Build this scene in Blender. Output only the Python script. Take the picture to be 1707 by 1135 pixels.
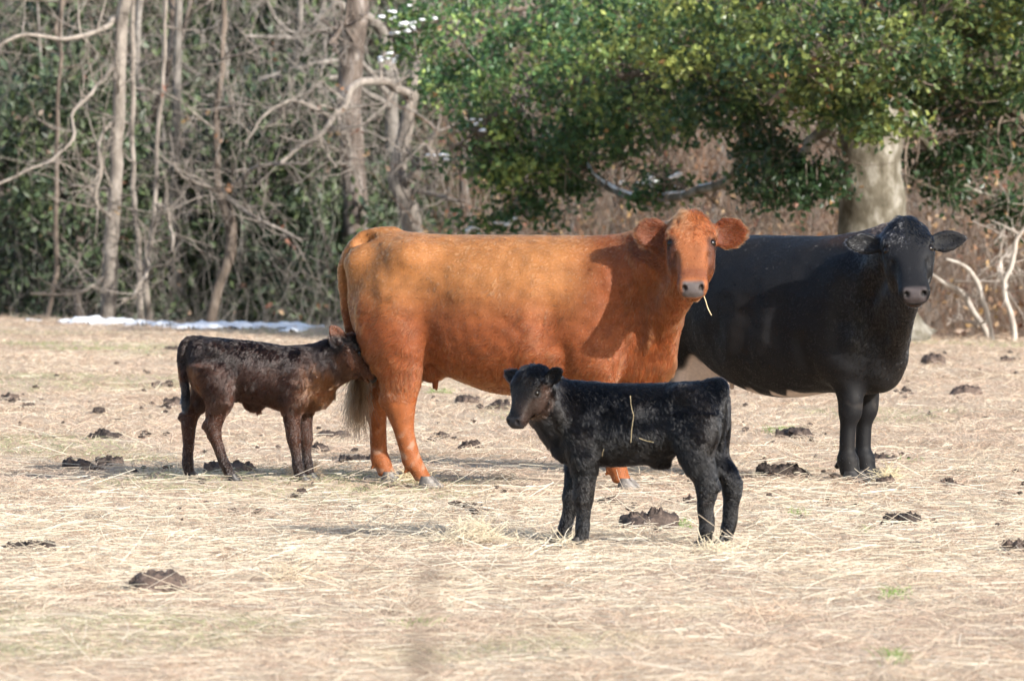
import bpy, math, random
import numpy as np
from mathutils import Vector, Matrix

for o in list(bpy.data.objects):
    bpy.data.objects.remove(o)
SC = bpy.context.scene
COL = SC.collection

# ------------------------------------------------------------------ camera
F = 9700.0 / 1707.0            # focal length in frame widths (long telephoto)
EYE = 1.6                      # camera height, metres
cam_d = bpy.data.cameras.new('camera')
cam_d.sensor_width = 36.0
cam_d.lens = 36.0 * F
cam_d.shift_y = -(567.5 - 298.0) / 1707.0
cam_d.clip_start = 0.5
cam_d.clip_end = 2000.0
cam_d.dof.use_dof = True
cam_d.dof.focus_distance = 29.5
cam_d.dof.aperture_fstop = 6.8
cam = bpy.data.objects.new('camera', cam_d)
COL.objects.link(cam)
cam.location = (0, 0, EYE)
cam.rotation_euler = (math.radians(90), 0, 0)
SC.camera = cam

# ------------------------------------------------------------------ light
SUN_EL = math.radians(26.0)
SUN_AZ = math.radians(46.0)    # to the right of straight behind the camera
sun_dir = Vector((math.sin(SUN_AZ) * math.cos(SUN_EL), -math.cos(SUN_AZ) * math.cos(SUN_EL), math.sin(SUN_EL)))
sun_d = bpy.data.lights.new('sun', 'SUN')
sun_d.energy = 4.9
sun_d.angle = math.radians(0.8)
sun_d.color = (1.0, 0.96, 0.905)
sun = bpy.data.objects.new('sun', sun_d)
COL.objects.link(sun)
sun.rotation_euler = sun_dir.to_track_quat('Z', 'Y').to_euler()
W = bpy.data.worlds.new('World')
SC.world = W
W.use_nodes = True
wn = W.node_tree.nodes
wl = W.node_tree.links
bg = wn['Background']
sky = wn.new('ShaderNodeTexSky')
sky.sky_type = 'NISHITA'
sky.sun_disc = False
sky.sun_elevation = SUN_EL
sky.sun_rotation = math.atan2(sun_dir.x, sun_dir.y)
sky.air_density = 1.0
sky.dust_density = 1.5
wl.new(sky.outputs[0], bg.inputs[0])
bg.inputs[1].default_value = 0.15
vs = SC.view_settings
vs.view_transform = 'Standard'
vs.look = 'None'
vs.exposure = 0.80
vs.gamma = 1.0
vs.use_curve_mapping = False
SC.render.engine = 'CYCLES'
SC.cycles.use_adaptive_sampling = True
SC.cycles.adaptive_threshold = 0.03
SC.cycles.max_bounces = 4
SC.cycles.diffuse_bounces = 2
SC.cycles.glossy_bounces = 3
SC.cycles.transmission_bounces = 4
SC.cycles.transparent_max_bounces = 8
SC.cycles_curves.shape = 'RIBBONS'
SC.cycles_curves.subdivisions = 1

# ------------------------------------------------------------------ helpers
FP = 9700.0
rng = np.random.default_rng(7)


def W3(px, py, Y):
    """world point seen at photograph pixel (px, py) when it stands Y metres from the lens"""
    return np.array([(px - 853.5) * Y / FP, Y, EYE - (py - 298.0) * Y / FP])


def tag(o, label=None, cat=None, group=None, kind=None):
    if label: o['label'] = label
    if cat: o['category'] = cat
    if group: o['group'] = group
    if kind: o['kind'] = kind
    return o


def empty(name, loc=(0, 0, 0), rz=0.0):
    o = bpy.data.objects.new(name, None)
    o.empty_display_size = 0.2
    o.location = loc
    o.rotation_euler = (0, 0, rz)
    COL.objects.link(o)
    return o


def link(name, data, parent=None):
    o = bpy.data.objects.new(name, data)
    COL.objects.link(o)
    o.parent = parent
    return o


def mesh_np(name, verts, faces, mat=None, parent=None, smooth=True, cols=None):
    """faces: (n,3) or (n,4) integer array, or a list of such arrays"""
    me = bpy.data.meshes.new(name)
    fl = faces if isinstance(faces, list) else [faces]
    fl = [np.asarray(f, dtype=np.int32) for f in fl if len(f)]
    me.vertices.add(len(verts))
    me.vertices.foreach_set('co', np.asarray(verts, dtype=np.float32).ravel())
    nl = sum(f.size for f in fl)
    npoly = sum(len(f) for f in fl)
    me.loops.add(nl)
    me.loops.foreach_set('vertex_index', np.concatenate([f.ravel() for f in fl]))
    me.polygons.add(npoly)
    tot = np.concatenate([np.full(len(f), f.shape[1], dtype=np.int32) for f in fl])
    st = np.concatenate([[0], np.cumsum(tot)[:-1]]).astype(np.int32)
    me.polygons.foreach_set('loop_start', st)
    me.polygons.foreach_set('use_smooth', np.full(npoly, smooth))
    me.update(calc_edges=True)
    if cols is not None:
        a = me.attributes.new('col', 'FLOAT_COLOR', 'POINT')
        c4 = np.ones((len(verts), 4), dtype=np.float32)
        c4[:, :3] = cols
        a.data.foreach_set('color', c4.ravel())
    if mat: me.materials.append(mat)
    return link(name, me, parent)


def hair_np(name, pts, rad, cols, mat, parent=None):
    """pts (n,k,3), rad (n,k), cols (n,3): real strands as a hair curves object"""
    n, k, _ = pts.shape
    hc = bpy.data.hair_curves.new(name)
    hc.add_curves([k] * n)
    hc.attributes['position'].data.foreach_set('vector', np.asarray(pts, dtype=np.float32).ravel())
    r = hc.attributes.get('radius') or hc.attributes.new('radius', 'FLOAT', 'POINT')
    r.data.foreach_set('value', np.asarray(rad, dtype=np.float32).ravel())
    a = hc.attributes.new('col', 'FLOAT_COLOR', 'CURVE')
    c4 = np.ones((n, 4), dtype=np.float32)
    c4[:, :3] = cols
    a.data.foreach_set('color', c4.ravel())
    hc.materials.append(mat)
    return link(name, hc, parent)


class Waves:
    """cheap smooth noise: a sum of sines, in about -1..1"""
    def __init__(self, seed, freq, n=10):
        r = np.random.default_rng(seed)
        d = r.normal(size=(n, 3)); d /= np.linalg.norm(d, axis=1)[:, None]
        self.k = d * (freq * r.uniform(.6, 1.6, n) * 2 * math.pi)[:, None]
        self.p = r.uniform(0, 6.283, n)
        self.n = n

    def __call__(self, p):
        s = 0
        for k, ph in zip(self.k, self.p):
            s = s + np.sin(p[..., 0] * k[0] + p[..., 1] * k[1] + p[..., 2] * k[2] + ph)
        return s / math.sqrt(self.n * .5) * .6


def unit(v):
    v = np.asarray(v, float)
    return v / np.linalg.norm(v)


def new_mat(name):
    m = bpy.data.materials.new(name)
    m.use_nodes = True
    nt = m.node_tree
    return m, nt.nodes, nt.links, nt.nodes['Principled BSDF']


def attr_mat(name, rough=.8, spec=.2, noise=0.0, nscale=40, bump=0.0, bscale=200, sheen=0.0, trans=0.0):
    """colour from the object's own 'col' attribute, with a little procedural variation"""
    m, n, l, b = new_mat(name)
    a = n.new('ShaderNodeAttribute'); a.attribute_name = 'col'
    src = a.outputs['Color']
    if noise:
        tc = n.new('ShaderNodeTexCoord')
        tx = n.new('ShaderNodeTexNoise'); tx.inputs['Scale'].default_value = nscale; tx.inputs['Detail'].default_value = 4
        l.new(tc.outputs['Object'], tx.inputs['Vector'])
        mr = n.new('ShaderNodeMapRange'); mr.inputs[1].default_value = .25; mr.inputs[2].default_value = .75
        mr.inputs[3].default_value = 1 - noise; mr.inputs[4].default_value = 1 + noise
        l.new(tx.outputs[0], mr.inputs[0])
        mx = n.new('ShaderNodeMix'); mx.data_type = 'RGBA'; mx.blend_type = 'MULTIPLY'; mx.inputs[0].default_value = 1
        l.new(src, mx.inputs[6]); l.new(mr.outputs[0], mx.inputs[7])
        src = mx.outputs[2]
    l.new(src, b.inputs['Base Color'])
    b.inputs['Roughness'].default_value = rough
    b.inputs['Specular IOR Level'].default_value = spec
    if sheen:
        b.inputs['Sheen Weight'].default_value = sheen
    if bump:
        tc = n.new('ShaderNodeTexCoord')
        tx = n.new('ShaderNodeTexNoise'); tx.inputs['Scale'].default_value = bscale; tx.inputs['Detail'].default_value = 6
        l.new(tc.outputs['Object'], tx.inputs['Vector'])
        bp = n.new('ShaderNodeBump'); bp.inputs['Strength'].default_value = bump; bp.inputs['Distance'].default_value = .01
        l.new(tx.outputs[0], bp.inputs['Height']); l.new(bp.outputs[0], b.inputs['Normal'])
    if trans:
        tr = n.new('ShaderNodeBsdfTranslucent'); l.new(src, tr.inputs[0])
        ms = n.new('ShaderNodeMixShader'); ms.inputs[0].default_value = trans
        l.new(b.outputs[0], ms.inputs[1]); l.new(tr.outputs[0], ms.inputs[2])
        l.new(ms.outputs[0], n['Material Output'].inputs[0])
    return m


def tubes(paths, sides=6):
    """paths: list of (pts (k,3), radii (k)) -> verts, quads of capped-open tubes"""
    V, Q, base = [], [], 0
    ang = np.arange(sides) * 2 * math.pi / sides
    ca, sa = np.cos(ang), np.sin(ang)
    for p, r in paths:
        p = np.asarray(p, float); r = np.asarray(r, float)
        t = np.gradient(p, axis=0); t /= np.linalg.norm(t, axis=1)[:, None] + 1e-9
        ref = np.where(np.abs(t[:, 2:3]) > .9, np.array([[1., 0, 0]]), np.array([[0., 0, 1]]))
        ref = np.broadcast_to(ref[len(ref) // 2], t.shape)
        a = np.cross(t, ref); a /= np.linalg.norm(a, axis=1)[:, None] + 1e-9
        b = np.cross(t, a)
        ring = p[:, None, :] + r[:, None, None] * (ca[None, :, None] * a[:, None, :] + sa[None, :, None] * b[:, None, :])
        k = len(p)
        V.append(ring.reshape(-1, 3))
        i = (np.arange(k - 1)[:, None] * sides + np.arange(sides)[None, :])
        j = (np.arange(k - 1)[:, None] * sides + (np.arange(sides) + 1)[None, :] % sides)
        q = np.stack([i, j, j + sides, i + sides], -1).reshape(-1, 4) + base
        Q.append(q)
        base += k * sides
    return np.concatenate(V), np.concatenate(Q)


def spline(pts, n):
    """Catmull-Rom through pts (rows may carry extra columns such as radius)"""
    P = np.asarray(pts, float)
    t = np.concatenate([[0], np.cumsum(np.linalg.norm(np.diff(P[:, :3], axis=0), axis=1) + 1e-6)])
    u = np.linspace(0, t[-1], n)
    return np.stack([pchip(t, P[:, c], u) for c in range(P.shape[1])], 1)


def pchip(x, y, xi):
    x = np.asarray(x, float); y = np.asarray(y, float)
    h = np.diff(x); d = np.diff(y) / h
    m = np.zeros_like(y)
    if len(x) > 2:
        w1 = 2 * h[1:] + h[:-1]; w2 = h[1:] + 2 * h[:-1]
        ok = (d[:-1] * d[1:]) > 0
        with np.errstate(divide='ignore', invalid='ignore'):
            hm = (w1 + w2) / (w1 / d[:-1] + w2 / d[1:])
        m[1:-1] = np.where(ok, hm, 0)
    m[0] = d[0]; m[-1] = d[-1]
    i = np.clip(np.searchsorted(x, xi) - 1, 0, len(h) - 1)
    t = np.clip((xi - x[i]) / h[i], 0, 1)
    return ((2*t**3 - 3*t**2 + 1) * y[i] + (t**3 - 2*t**2 + t) * h[i] * m[i]
            + (-2*t**3 + 3*t**2) * y[i+1] + (t**3 - t**2) * h[i] * m[i+1])

# ------------------------------------------------------------------ terrain
_g1, _g2 = Waves(101, .35), Waves(102, 1.4)


def crest(x):
    return 62.0 - .72 * x + .6 * np.sin(x * .9 + 1.0)


def ground_z(x, y):
    x = np.asarray(x, float); y = np.asarray(y, float)
    p = np.stack([x, y, np.zeros_like(x)], -1)
    z = .012 * _g1(p) + .006 * _g2(p)
    near = np.exp(-((y - 29.5) / 4.5) ** 2)
    z = z * (1 - .85 * near)
    z = z + .026 * np.exp(-(((x + 1.38) / .75) ** 2 + ((y - 30.55) / .5) ** 2) ** 2)
    d = (y - np.clip(crest(x), 40, 85) - 2.2) / .9
    sp = np.where(d > 30, d, np.log1p(np.exp(np.minimum(d, 30)))) * .9
    z = z - np.minimum(.16 * sp, 1.7 + .002 * sp)
    hill = np.maximum(y - 92, 0)
    z = z + np.where(hill < 8, hill ** 2 / 16, hill - 4) * .26 * np.exp(-np.maximum(y - 150, 0) / 150.)
    z = z + .25 * _g1(p * .12) * np.clip((y - 75) / 20, 0, 1)
    return z


def ground_sheet():
    xs = np.concatenate([-np.geomspace(14, 500, 26)[::-1], np.linspace(-13.8, 13.8, 140), np.geomspace(14, 500, 26)])
    ys = np.concatenate([np.linspace(-80, 2, 20), np.linspace(4, 72, 260), np.linspace(73, 130, 60), np.geomspace(132, 700, 30)])
    X, Y = np.meshgrid(xs, ys, indexing='ij')
    Z = ground_z(X, Y)
    V = np.stack([X, Y, Z], -1).reshape(-1, 3)
    nx, ny = X.shape
    i = (np.arange(nx - 1)[:, None] * ny + np.arange(ny - 1)[None, :]).ravel()
    Q = np.stack([i, i + ny, i + ny + 1, i + 1], 1)
    m, n, l, b = new_mat('dry pasture soil and leaf litter')
    tc = n.new('ShaderNodeTexCoord')
    def tex(scale, detail=5, rough=.6):
        t = n.new('ShaderNodeTexNoise'); t.inputs['Scale'].default_value = scale; t.inputs['Detail'].default_value = detail
        t.inputs['Roughness'].default_value = rough
        l.new(tc.outputs['Object'], t.inputs['Vector']); return t.outputs[0]
    def ramp(src, stops):
        r = n.new('ShaderNodeValToRGB'); e = r.color_ramp.elements
        while len(e) < len(stops): e.new(.5)
        for el, (p, c) in zip(e, stops): el.position = p; el.color = (*c, 1)
        l.new(src, r.inputs[0]); return r.outputs[0]
    def mix(f, a, b_, blend='MIX'):
        x = n.new('ShaderNodeMix'); x.data_type = 'RGBA'; x.blend_type = blend
        if isinstance(f, float): x.inputs[0].default_value = f
        else: l.new(f, x.inputs[0])
        l.new(a, x.inputs[6]); l.new(b_, x.inputs[7]); return x.outputs[2]
    straw = ramp(tex(9, 4, .75), [(.25, (.24, .17, .115)), (.45, (.42, .32, .23)), (.62, (.54, .44, .33)), (.8, (.64, .54, .42))])
    patch = ramp(tex(.7, 2), [(.35, (.80, .74, .68)), (.55, (1, 1, 1)), (.75, (1.0, .93, .86))])
    pasture = mix(1.0, straw, patch, 'MULTIPLY')
    litter = ramp(tex(5, 4, .75), [(.3, (.035, .024, .016)), (.5, (.12, .078, .050)), (.7, (.22, .15, .10))])
    sep = n.new('ShaderNodeSeparateXYZ'); l.new(tc.outputs['Object'], sep.inputs[0])
    # woodland floor begins behind the crest of the field
    ma = n.new('ShaderNodeMath'); ma.operation = 'MULTIPLY_ADD'; ma.inputs[1].default_value = .72; ma.inputs[2].default_value = 0
    l.new(sep.outputs[0], ma.inputs[0])
    mb = n.new('ShaderNodeMath'); mb.operation = 'ADD'; l.new(ma.outputs[0], mb.inputs[0]); l.new(sep.outputs[1], mb.inputs[1])
    mr = n.new('ShaderNodeMapRange'); mr.inputs[1].default_value = 64.5; mr.inputs[2].default_value = 67.5; l.new(mb.outputs[0], mr.inputs[0])
    l.new(mix(mr.outputs[0], pasture, litter), b.inputs['Base Color'])
    b.inputs['Roughness'].default_value = .95; b.inputs['Specular IOR Level'].default_value = .05
    bp = n.new('ShaderNodeBump'); bp.inputs['Strength'].default_value = .8; bp.inputs['Distance'].default_value = .03
    l.new(tex(25, 3, .7), bp.inputs['Height']); l.new(bp.outputs[0], b.inputs['Normal'])
    o = mesh_np('ground', V, Q, m)
    tag(o, 'pale dry pasture with hay, dipping into leaf-littered woodland behind', 'ground', kind='structure')


ground_sheet()


def snow_strip():
    xs = np.linspace(-5.6, -1.95, 200); ts = np.linspace(-2.6, 2.2, 70)
    X, T = np.meshgrid(xs, ts, indexing='ij')
    Y = crest(X) + T
    p = np.stack([X, Y, 0 * X], -1)
    w1, w2 = Waves(201, .55), Waves(203, 2.6)
    prof = 1 - np.abs((T + .5 + .45 * np.sin(X * 1.3)) / (1.0 + .5 * w1(p)))
    m = prof + .75 * w2(p) - .22 + .75 * (np.clip((X + 4.7) / .5, -1.0, .3))
    gap = np.exp(-((X + 3.85) / .22) ** 2) + .8 * np.exp(-((X + 5.2) / .12) ** 2)
    m = m - gap * .9 - 2.0 * np.clip((X + 2.2) / .3, 0, 2)
    h = np.clip(m, 0, 1) ** .7 * .046 * (1 + .5 * Waves(207, 4)(p))
    Z = ground_z(X, Y) + h - .004
    nx, ny = X.shape
    i = (np.arange(nx - 1)[:, None] * ny + np.arange(ny - 1)[None, :]).ravel()
    Q = np.stack([i, i + ny, i + ny + 1, i + 1], 1)
    mf = m.ravel()
    Q = Q[(mf[Q] > .02).sum(1) >= 3]
    mt, n, l, b = new_mat('melting snow')
    b.inputs['Base Color'].default_value = (.86, .87, .89, 1); b.inputs['Roughness'].default_value = .6
    b.inputs['Subsurface Weight'].default_value = .0
    tc = n.new('ShaderNodeTexCoord'); tx = n.new('ShaderNodeTexNoise'); tx.inputs['Scale'].default_value = 30
    l.new(tc.outputs['Object'], tx.inputs['Vector'])
    bp = n.new('ShaderNodeBump'); bp.inputs['Distance'].default_value = .02; l.new(tx.outputs[0], bp.inputs['Height']); l.new(bp.outputs[0], b.inputs['Normal'])
    o = mesh_np('snow', np.stack([X, Y, Z], -1).reshape(-1, 3), Q, mt)
    tag(o, 'patchy strip of leftover snow along the field\'s crest before the woods', 'snow', kind='stuff')
    return mt


snow_m = snow_strip()

# ------------------------------------------------------------------ woods
def bark_mat(name, c0, c1, c2, scale=9, bump=.5, zs=.35):
    m, n, l, b = new_mat(name)
    tc = n.new('ShaderNodeTexCoord')
    mp = n.new('ShaderNodeMapping'); mp.inputs['Scale'].default_value = (1, 1, zs)
    l.new(tc.outputs['Object'], mp.inputs[0])
    tx = n.new('ShaderNodeTexNoise'); tx.inputs['Scale'].default_value = scale; tx.inputs['Detail'].default_value = 7; tx.inputs['Roughness'].default_value = .65
    l.new(mp.outputs[0], tx.inputs['Vector'])
    cr = n.new('ShaderNodeValToRGB'); e = cr.color_ramp.elements; e.new(.5)
    for el, p, c in zip(e, (.32, .5, .68), (c0, c1, c2)): el.position = p; el.color = (*c, 1)
    l.new(tx.outputs[0], cr.inputs[0]); l.new(cr.outputs[0], b.inputs['Base Color'])
    b.inputs['Roughness'].default_value = .9; b.inputs['Specular IOR Level'].default_value = .1
    bp = n.new('ShaderNodeBump'); bp.inputs['Strength'].default_value = bump; bp.inputs['Distance'].default_value = .02
    l.new(tx.outputs[0], bp.inputs['Height']); l.new(bp.outputs[0], b.inputs['Normal'])
    return m


bark_pale = bark_mat('pale grey-tan bark', (.13, .112, .095), (.245, .213, .182), (.345, .305, .265))
bark_grey = bark_mat('weathered grey bark', (.10, .09, .08), (.19, .172, .152), (.29, .265, .24))
bark_dark = bark_mat('dark pine bark', (.05, .038, .032), (.15, .12, .10), (.30, .27, .25), 7)
bark_brown = bark_mat('brown bark', (.085, .066, .052), (.165, .132, .106), (.25, .205, .168))
bark_white = bark_mat('bleached grey bark', (.22, .19, .165), (.38, .34, .30), (.50, .46, .42))
bark_holly = bark_mat('mottled holly bark with lichen', (.045, .038, .026), (.125, .112, .086), (.30, .285, .25), 6.5, .7, .55)
twig_m = attr_mat('twigs', rough=.9, spec=.1)


def px_path(pts, Y, base=None):
    """pts: (px, py, width px, dY) rows at distance Y -> rows x y z r"""
    out = []
    for r in pts:
        Yd = Y + (r[3] if len(r) > 3 else 0)
        w = W3(r[0], r[1], Yd)
        out.append((*w, r[2] * .5 * Yd / FP))
    return np.array(out)


def jitter_path(P, n, amp, seed):
    S = spline(P, n)
    w = Waves(seed, 1.2)
    w2 = Waves(seed + 1, 3.5)
    o = np.stack([w(S[:, :3]) + .5 * w2(S[:, :3]), w(S[:, :3] + 7) + .5 * w2(S[:, :3] + 3), 0 * S[:, 0]], 1)
    S[:, :3] += o * amp
    return S


def grow(r, start, d, ln, rad, depth, out, droop=.0, wig=.35, kids=4):
    """a wandering side branch with its own side twigs, appended to out"""
    n = max(4, int(ln / .12))
    p = np.array(start, float); d = unit(d)
    P = [p.copy()]; R = [rad]
    for i in range(n):
        d = unit(d + r.normal(0, wig, 3) * .45 + np.array([0, 0, -droop + .06 * (depth > 0)]))
        p = p + d * ln / n
        P.append(p.copy()); R.append(max(rad * (1 - .8 * (i + 1) / n), .0035))
    out.append((np.array(P), np.array(R)))
    if depth > 0:
        for k in range(kids):
            i = r.integers(max(1, n // 4), n)
            sd = unit(P[min(i + 1, n)] - P[i] + r.normal(0, .75, 3))
            grow(r, P[i], sd, ln * r.uniform(.3, .6), max(R[i] * .6, .004), depth - 1, out, droop, wig, kids)


def bare_tree(name, label, trunk, mat, limbs=(), seed=0, rand=6, rlen=1.6, group=None, rrad=.018, top_only=False, limb_mat=None):
    """trunk and limbs: world rows x y z r. Parts: trunk, each drawn limb, the fine branches"""
    r = np.random.default_rng(seed)
    base = trunk[0, :3].copy()
    gz = float(ground_z(base[0], base[1]))
    if base[2] > gz - .05:
        t0 = trunk[0].copy(); t0[2] = gz - .08; t0[3] *= 1.15
        t0[:2] -= (trunk[1, :2] - trunk[0, :2]) * .4
        trunk = np.vstack([t0, trunk])
    root = empty(name, (base[0], base[1], gz))
    O = np.array([base[0], base[1], gz])
    tag(root, label, 'tree', group)
    tS = jitter_path(trunk, 40, .013, seed * 7 + 1)
    V, Q = tubes([(tS[:, :3] - O, tS[:, 3])], 12)
    mesh_np('trunk', V, Q, mat, root)
    out = []
    for k, lb in enumerate(limbs):
        S = jitter_path(lb, 30, .045, seed * 7 + 11 + k)
        S[:, 3] = np.maximum(S[:, 3], .006)
        V, Q = tubes([(S[:, :3] - O, S[:, 3])], 8)
        mesh_np('limb', V, Q, limb_mat or mat, root)
        for j in range(13):
            i = r.integers(5, 29)
            d = unit(S[i, :3] - S[i - 1, :3] + r.normal(0, .8, 3))
            grow(r, S[i, :3], d, r.uniform(.35, .95), max(S[i, 3] * .5, .006), 1, out, kids=4)
    for k in range(rand):
        i = r.integers(8, 38)
        a = r.uniform(0, 6.283)
        d = np.array([math.cos(a), math.sin(a) * .7, r.uniform(-.1, .7)])
        grow(r, tS[i, :3], d, r.uniform(.5, 1.0) * rlen, min(rrad, tS[i, 3] * .6), 2, out, kids=4)
    if out:
        V, Q = tubes([(P - O, R) for P, R in out], 4)
        tag(mesh_np('branches', V, Q, limb_mat or mat, root), kind='stuff')
    return root


def T(pts, Y):
    return px_path(pts, Y)


G = 'bare trees at the wood\'s edge'
bare_tree('bare_tree', 'straight pale-barked bare tree with a curling vine, tallest of those on the snow strip', T([(178, 565, 30), (179, 530, 27), (186, 400, 25), (195, 250, 22), (200, 100, 21), (213, -60, 20), (225, -330, 14)], 70), bark_pale,
          [T([(192, 30, 11), (165, 48, 9, -.3), (150, 57, 8, -.5), (110, 66, 7, -.7), (45, 58, 6, -.9), (0, 78, 5, -1), (-60, 110, 4, -1)], 70),
           T([(188, 110, 8), (165, 138, 7, -.4), (145, 168, 6, -.7), (120, 190, 6, -.8), (112, 225, 6, -.9), (88, 258, 5, -1), (40, 285, 5, -1.2), (-15, 315, 4, -1.4)], 70),
           T([(186, 205, 7), (172, 235, 6, -.3), (165, 285, 6, -.4), (168, 335, 6, -.4), (182, 362, 6, -.1)], 70),
           T([(178, 462, 6), (150, 478, 5, -.3), (110, 491, 5, -.6), (55, 489, 4, -.8)], 70)], 3, 5, 1.7, G)
o = bare_tree('bare_tree', 'thin wavy grey bare sapling just right of the vine-wound pale tree', T([(237, 565, 13), (236, 530, 12), (231, 430, 10), (222, 300, 9), (221, 150, 9), (222, 0, 8), (226, -200, 5)], 70.4), bark_pale,
          [T([(231, 395, 6), (246, 412, 5), (262, 360, 5, .2)], 70.4)], 5, 4, 1.0, G)
bare_tree('bare_tree', 'leaning twin-stemmed sapling with snapped low limb between two straight trunks', T([(246, 565, 16), (245, 530, 14), (243, 455, 10), (254, 385, 9), (260, 300, 8), (268, 180, 7), (275, 60, 6), (282, -120, 4)], 69.6), bark_pale,
          [T([(246, 430, 8), (240, 455, 7, -.3), (222, 480, 7, -.5), (215, 495, 6, -.6), (195, 500, 5, -.7)], 69.6),
           T([(262, 340, 6), (285, 355, 6, -.2), (287, 380, 6, -.3), (284, 420, 5, -.4)], 69.6)], 6, 4, 1.0, G)
bare_tree('bare_tree', 'straight slender grey bare tree left of the crooked trunk', T([(293, 565, 22), (292, 530, 20), (290, 350, 17), (293, 200, 15), (297, 50, 13), (300, -60, 12), (305, -300, 8)], 74), bark_grey,
          [T([(291, 330, 8), (315, 318, 6, .3), (345, 312, 5, .5)], 74)], 8, 6, 1.5, G)
bare_tree('bare_tree', 'crooked brown-barked bare tree bending at half height behind the brown calf', T([(345, 570, 22), (352, 530, 19), (368, 470, 17), (386, 408, 20), (374, 340, 21), (360, 308, 13), (362, 200, 11), (371, 100, 10), (375, 0, 9), (380, -160, 6)], 70), bark_brown,
          [T([(374, 328, 11), (400, 300, 8, -.2), (440, 276, 7, -.5), (520, 272, 5, -.8)], 70),
           T([(372, 330, 10), (405, 352, 7, -.3), (460, 378, 6, -.6), (505, 402, 4, -.8)], 70),
           T([(366, 318, 8), (330, 305, 6, -.3), (300, 288, 5, -.6), (288, 270, 4, -.7)], 70),
           T([(364, 180, 6), (385, 178, 5, -.2), (395, 174, 4, -.3)], 70)], 9, 5, 1.4, G, limb_mat=bark_pale)
bare_tree('bare_tree', 'thin brown bare sapling farthest towards the wood\'s open edge', T([(72, 570, 11), (80, 520, 9), (95, 440, 9), (92, 320, 8), (98, 180, 7), (101, 60, 6), (104, -120, 4)], 71), bark_brown, [], 12, 5, 1.3, G)
bare_tree('bare_tree', 'slim dark bare sapling beside the thin brown one', T([(108, 565, 9), (107, 520, 9), (103, 380, 8), (100, 200, 8), (102, 0, 8), (104, -200, 6)], 78), bark_grey, [], 13, 5, 1.3, G)
bare_tree('pine_tree', 'thick dark-barked trunk rising behind the red cow\'s rump', T([(598, 575, 46), (596, 480, 43), (593, 390, 42), (590, 300, 41), (582, 200, 42), (585, 100, 40), (594, 0, 38), (602, -200, 32)], 73), bark_dark,
          [T([(586, 35, 16), (560, 60, 9, -.3), (545, 75, 7, -.4)], 73)], 15, 2, 1.0, None)
bare_tree('bare_tree', 'forked pale bare tree with one long sinuous limb, behind the red cow\'s back', T([(690, 575, 40), (689, 480, 38), (686, 395, 36), (679, 340, 35), (663, 300, 31), (672, 240, 26), (680, 190, 24), (694, 100, 20), (690, 0, 16), (690, -150, 12)], 71), bark_pale,
          [T([(668, 312, 18), (690, 285, 16, -.2), (712, 255, 13, -.4), (735, 215, 10, -.6)], 71),
           T([(684, 318, 11), (715, 322, 8, -.3), (750, 332, 7, -.6), (785, 342, 5, -.8)], 71),
           T([(682, 165, 17), (664, 148, 15, -.6), (640, 136, 15, -1.0), (612, 136, 14, -1.3), (588, 152, 13, -1.5), (576, 176, 12, -1.6), (548, 198, 11, -1.7), (532, 225, 10, -1.8), (500, 243, 8, -1.9), (470, 272, 7, -2.0)], 71),
           T([(548, 196, 7, -1.7), (520, 178, 6, -1.8), (485, 168, 6, -1.9), (445, 190, 5, -2.0), (410, 240, 4, -2.1)], 71),
           T([(545, 200, 6, -1.7), (505, 172, 5, -1.5), (460, 195, 5, -1.4), (432, 222, 4, -1.3)], 71),
           T([(560, 190, 7, -1.7), (578, 225, 6, -1.8), (590, 270, 5, -1.9), (606, 318, 4, -2.0)], 71),
           T([(535, 225, 6, -1.8), (545, 255, 5, -1.9), (552, 280, 4, -2)], 71)], 17, 4, 1.3, G)
bare_tree('bare_tree', 'spreading grey bare tree with long level limbs crossing the dark trunk', T([(640, 570, 30), (645, 450, 27), (655, 300, 24), (650, 150, 22), (640, 60, 20), (600, 22, 18, -.5), (570, 10, 15, -.8), (520, -30, 12, -1)], 76), bark_grey,
          [T([(650, 160, 12), (580, 100, 8, -1.0), (530, 105, 7, -1.2), (470, 122, 7, -1.4), (410, 140, 6, -1.6), (350, 165, 5, -1.8)], 76),
           T([(652, 180, 11), (560, 128, 8, -1.4), (510, 150, 8, -1.6), (480, 128, 7, -1.8), (440, 134, 7, -2.0), (380, 158, 6, -2.2), (330, 160, 4, -2.4)], 76),
           T([(610, 30, 10), (540, 50, 7, -.9), (500, 55, 6, -1.0), (455, 10, 7, -1.1), (440, -30, 6, -1.2)], 76),
           T([(560, 5, 8, -.9), (500, 62, 6, -1.0), (440, 62, 6, -1.2), (405, 60, 5, -1.3)], 76)], 19, 4, 1.5, G)
for k, (pts, lab) in enumerate([
        ([(1650, 572, 11), (1641, 548, 10), (1622, 520, 9), (1604, 490, 9), (1575, 472, 8), (1550, 455, 6)], 'bleached leaning sapling arching towards the black cow\'s head'),
        ([(1654, 572, 10), (1651, 545, 8), (1640, 500, 8), (1622, 462, 8), (1600, 440, 6), (1575, 432, 4)], 'bleached thin sapling, middle one of three by the brown brush'),
        ([(1690, 572, 11), (1690, 555, 10), (1681, 510, 9), (1676, 475, 8), (1690, 440, 8), (1692, 405, 7), (1706, 380, 6), (1730, 330, 4)], 'bleached forked sapling nearest the picture\'s edge by the brown brush')]):
    lim = [T([(1676, 478, 6), (1666, 450, 6), (1672, 430, 5), (1690, 424, 4)], 59.2)] if k == 2 else []
    bare_tree('sapling', lab, T(pts, 59.2 - .2 * k), bark_white, lim, 30 + k, 2, .5, 'bleached saplings', rrad=.008)



# evergreens, saplings and brush filling the wood

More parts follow.
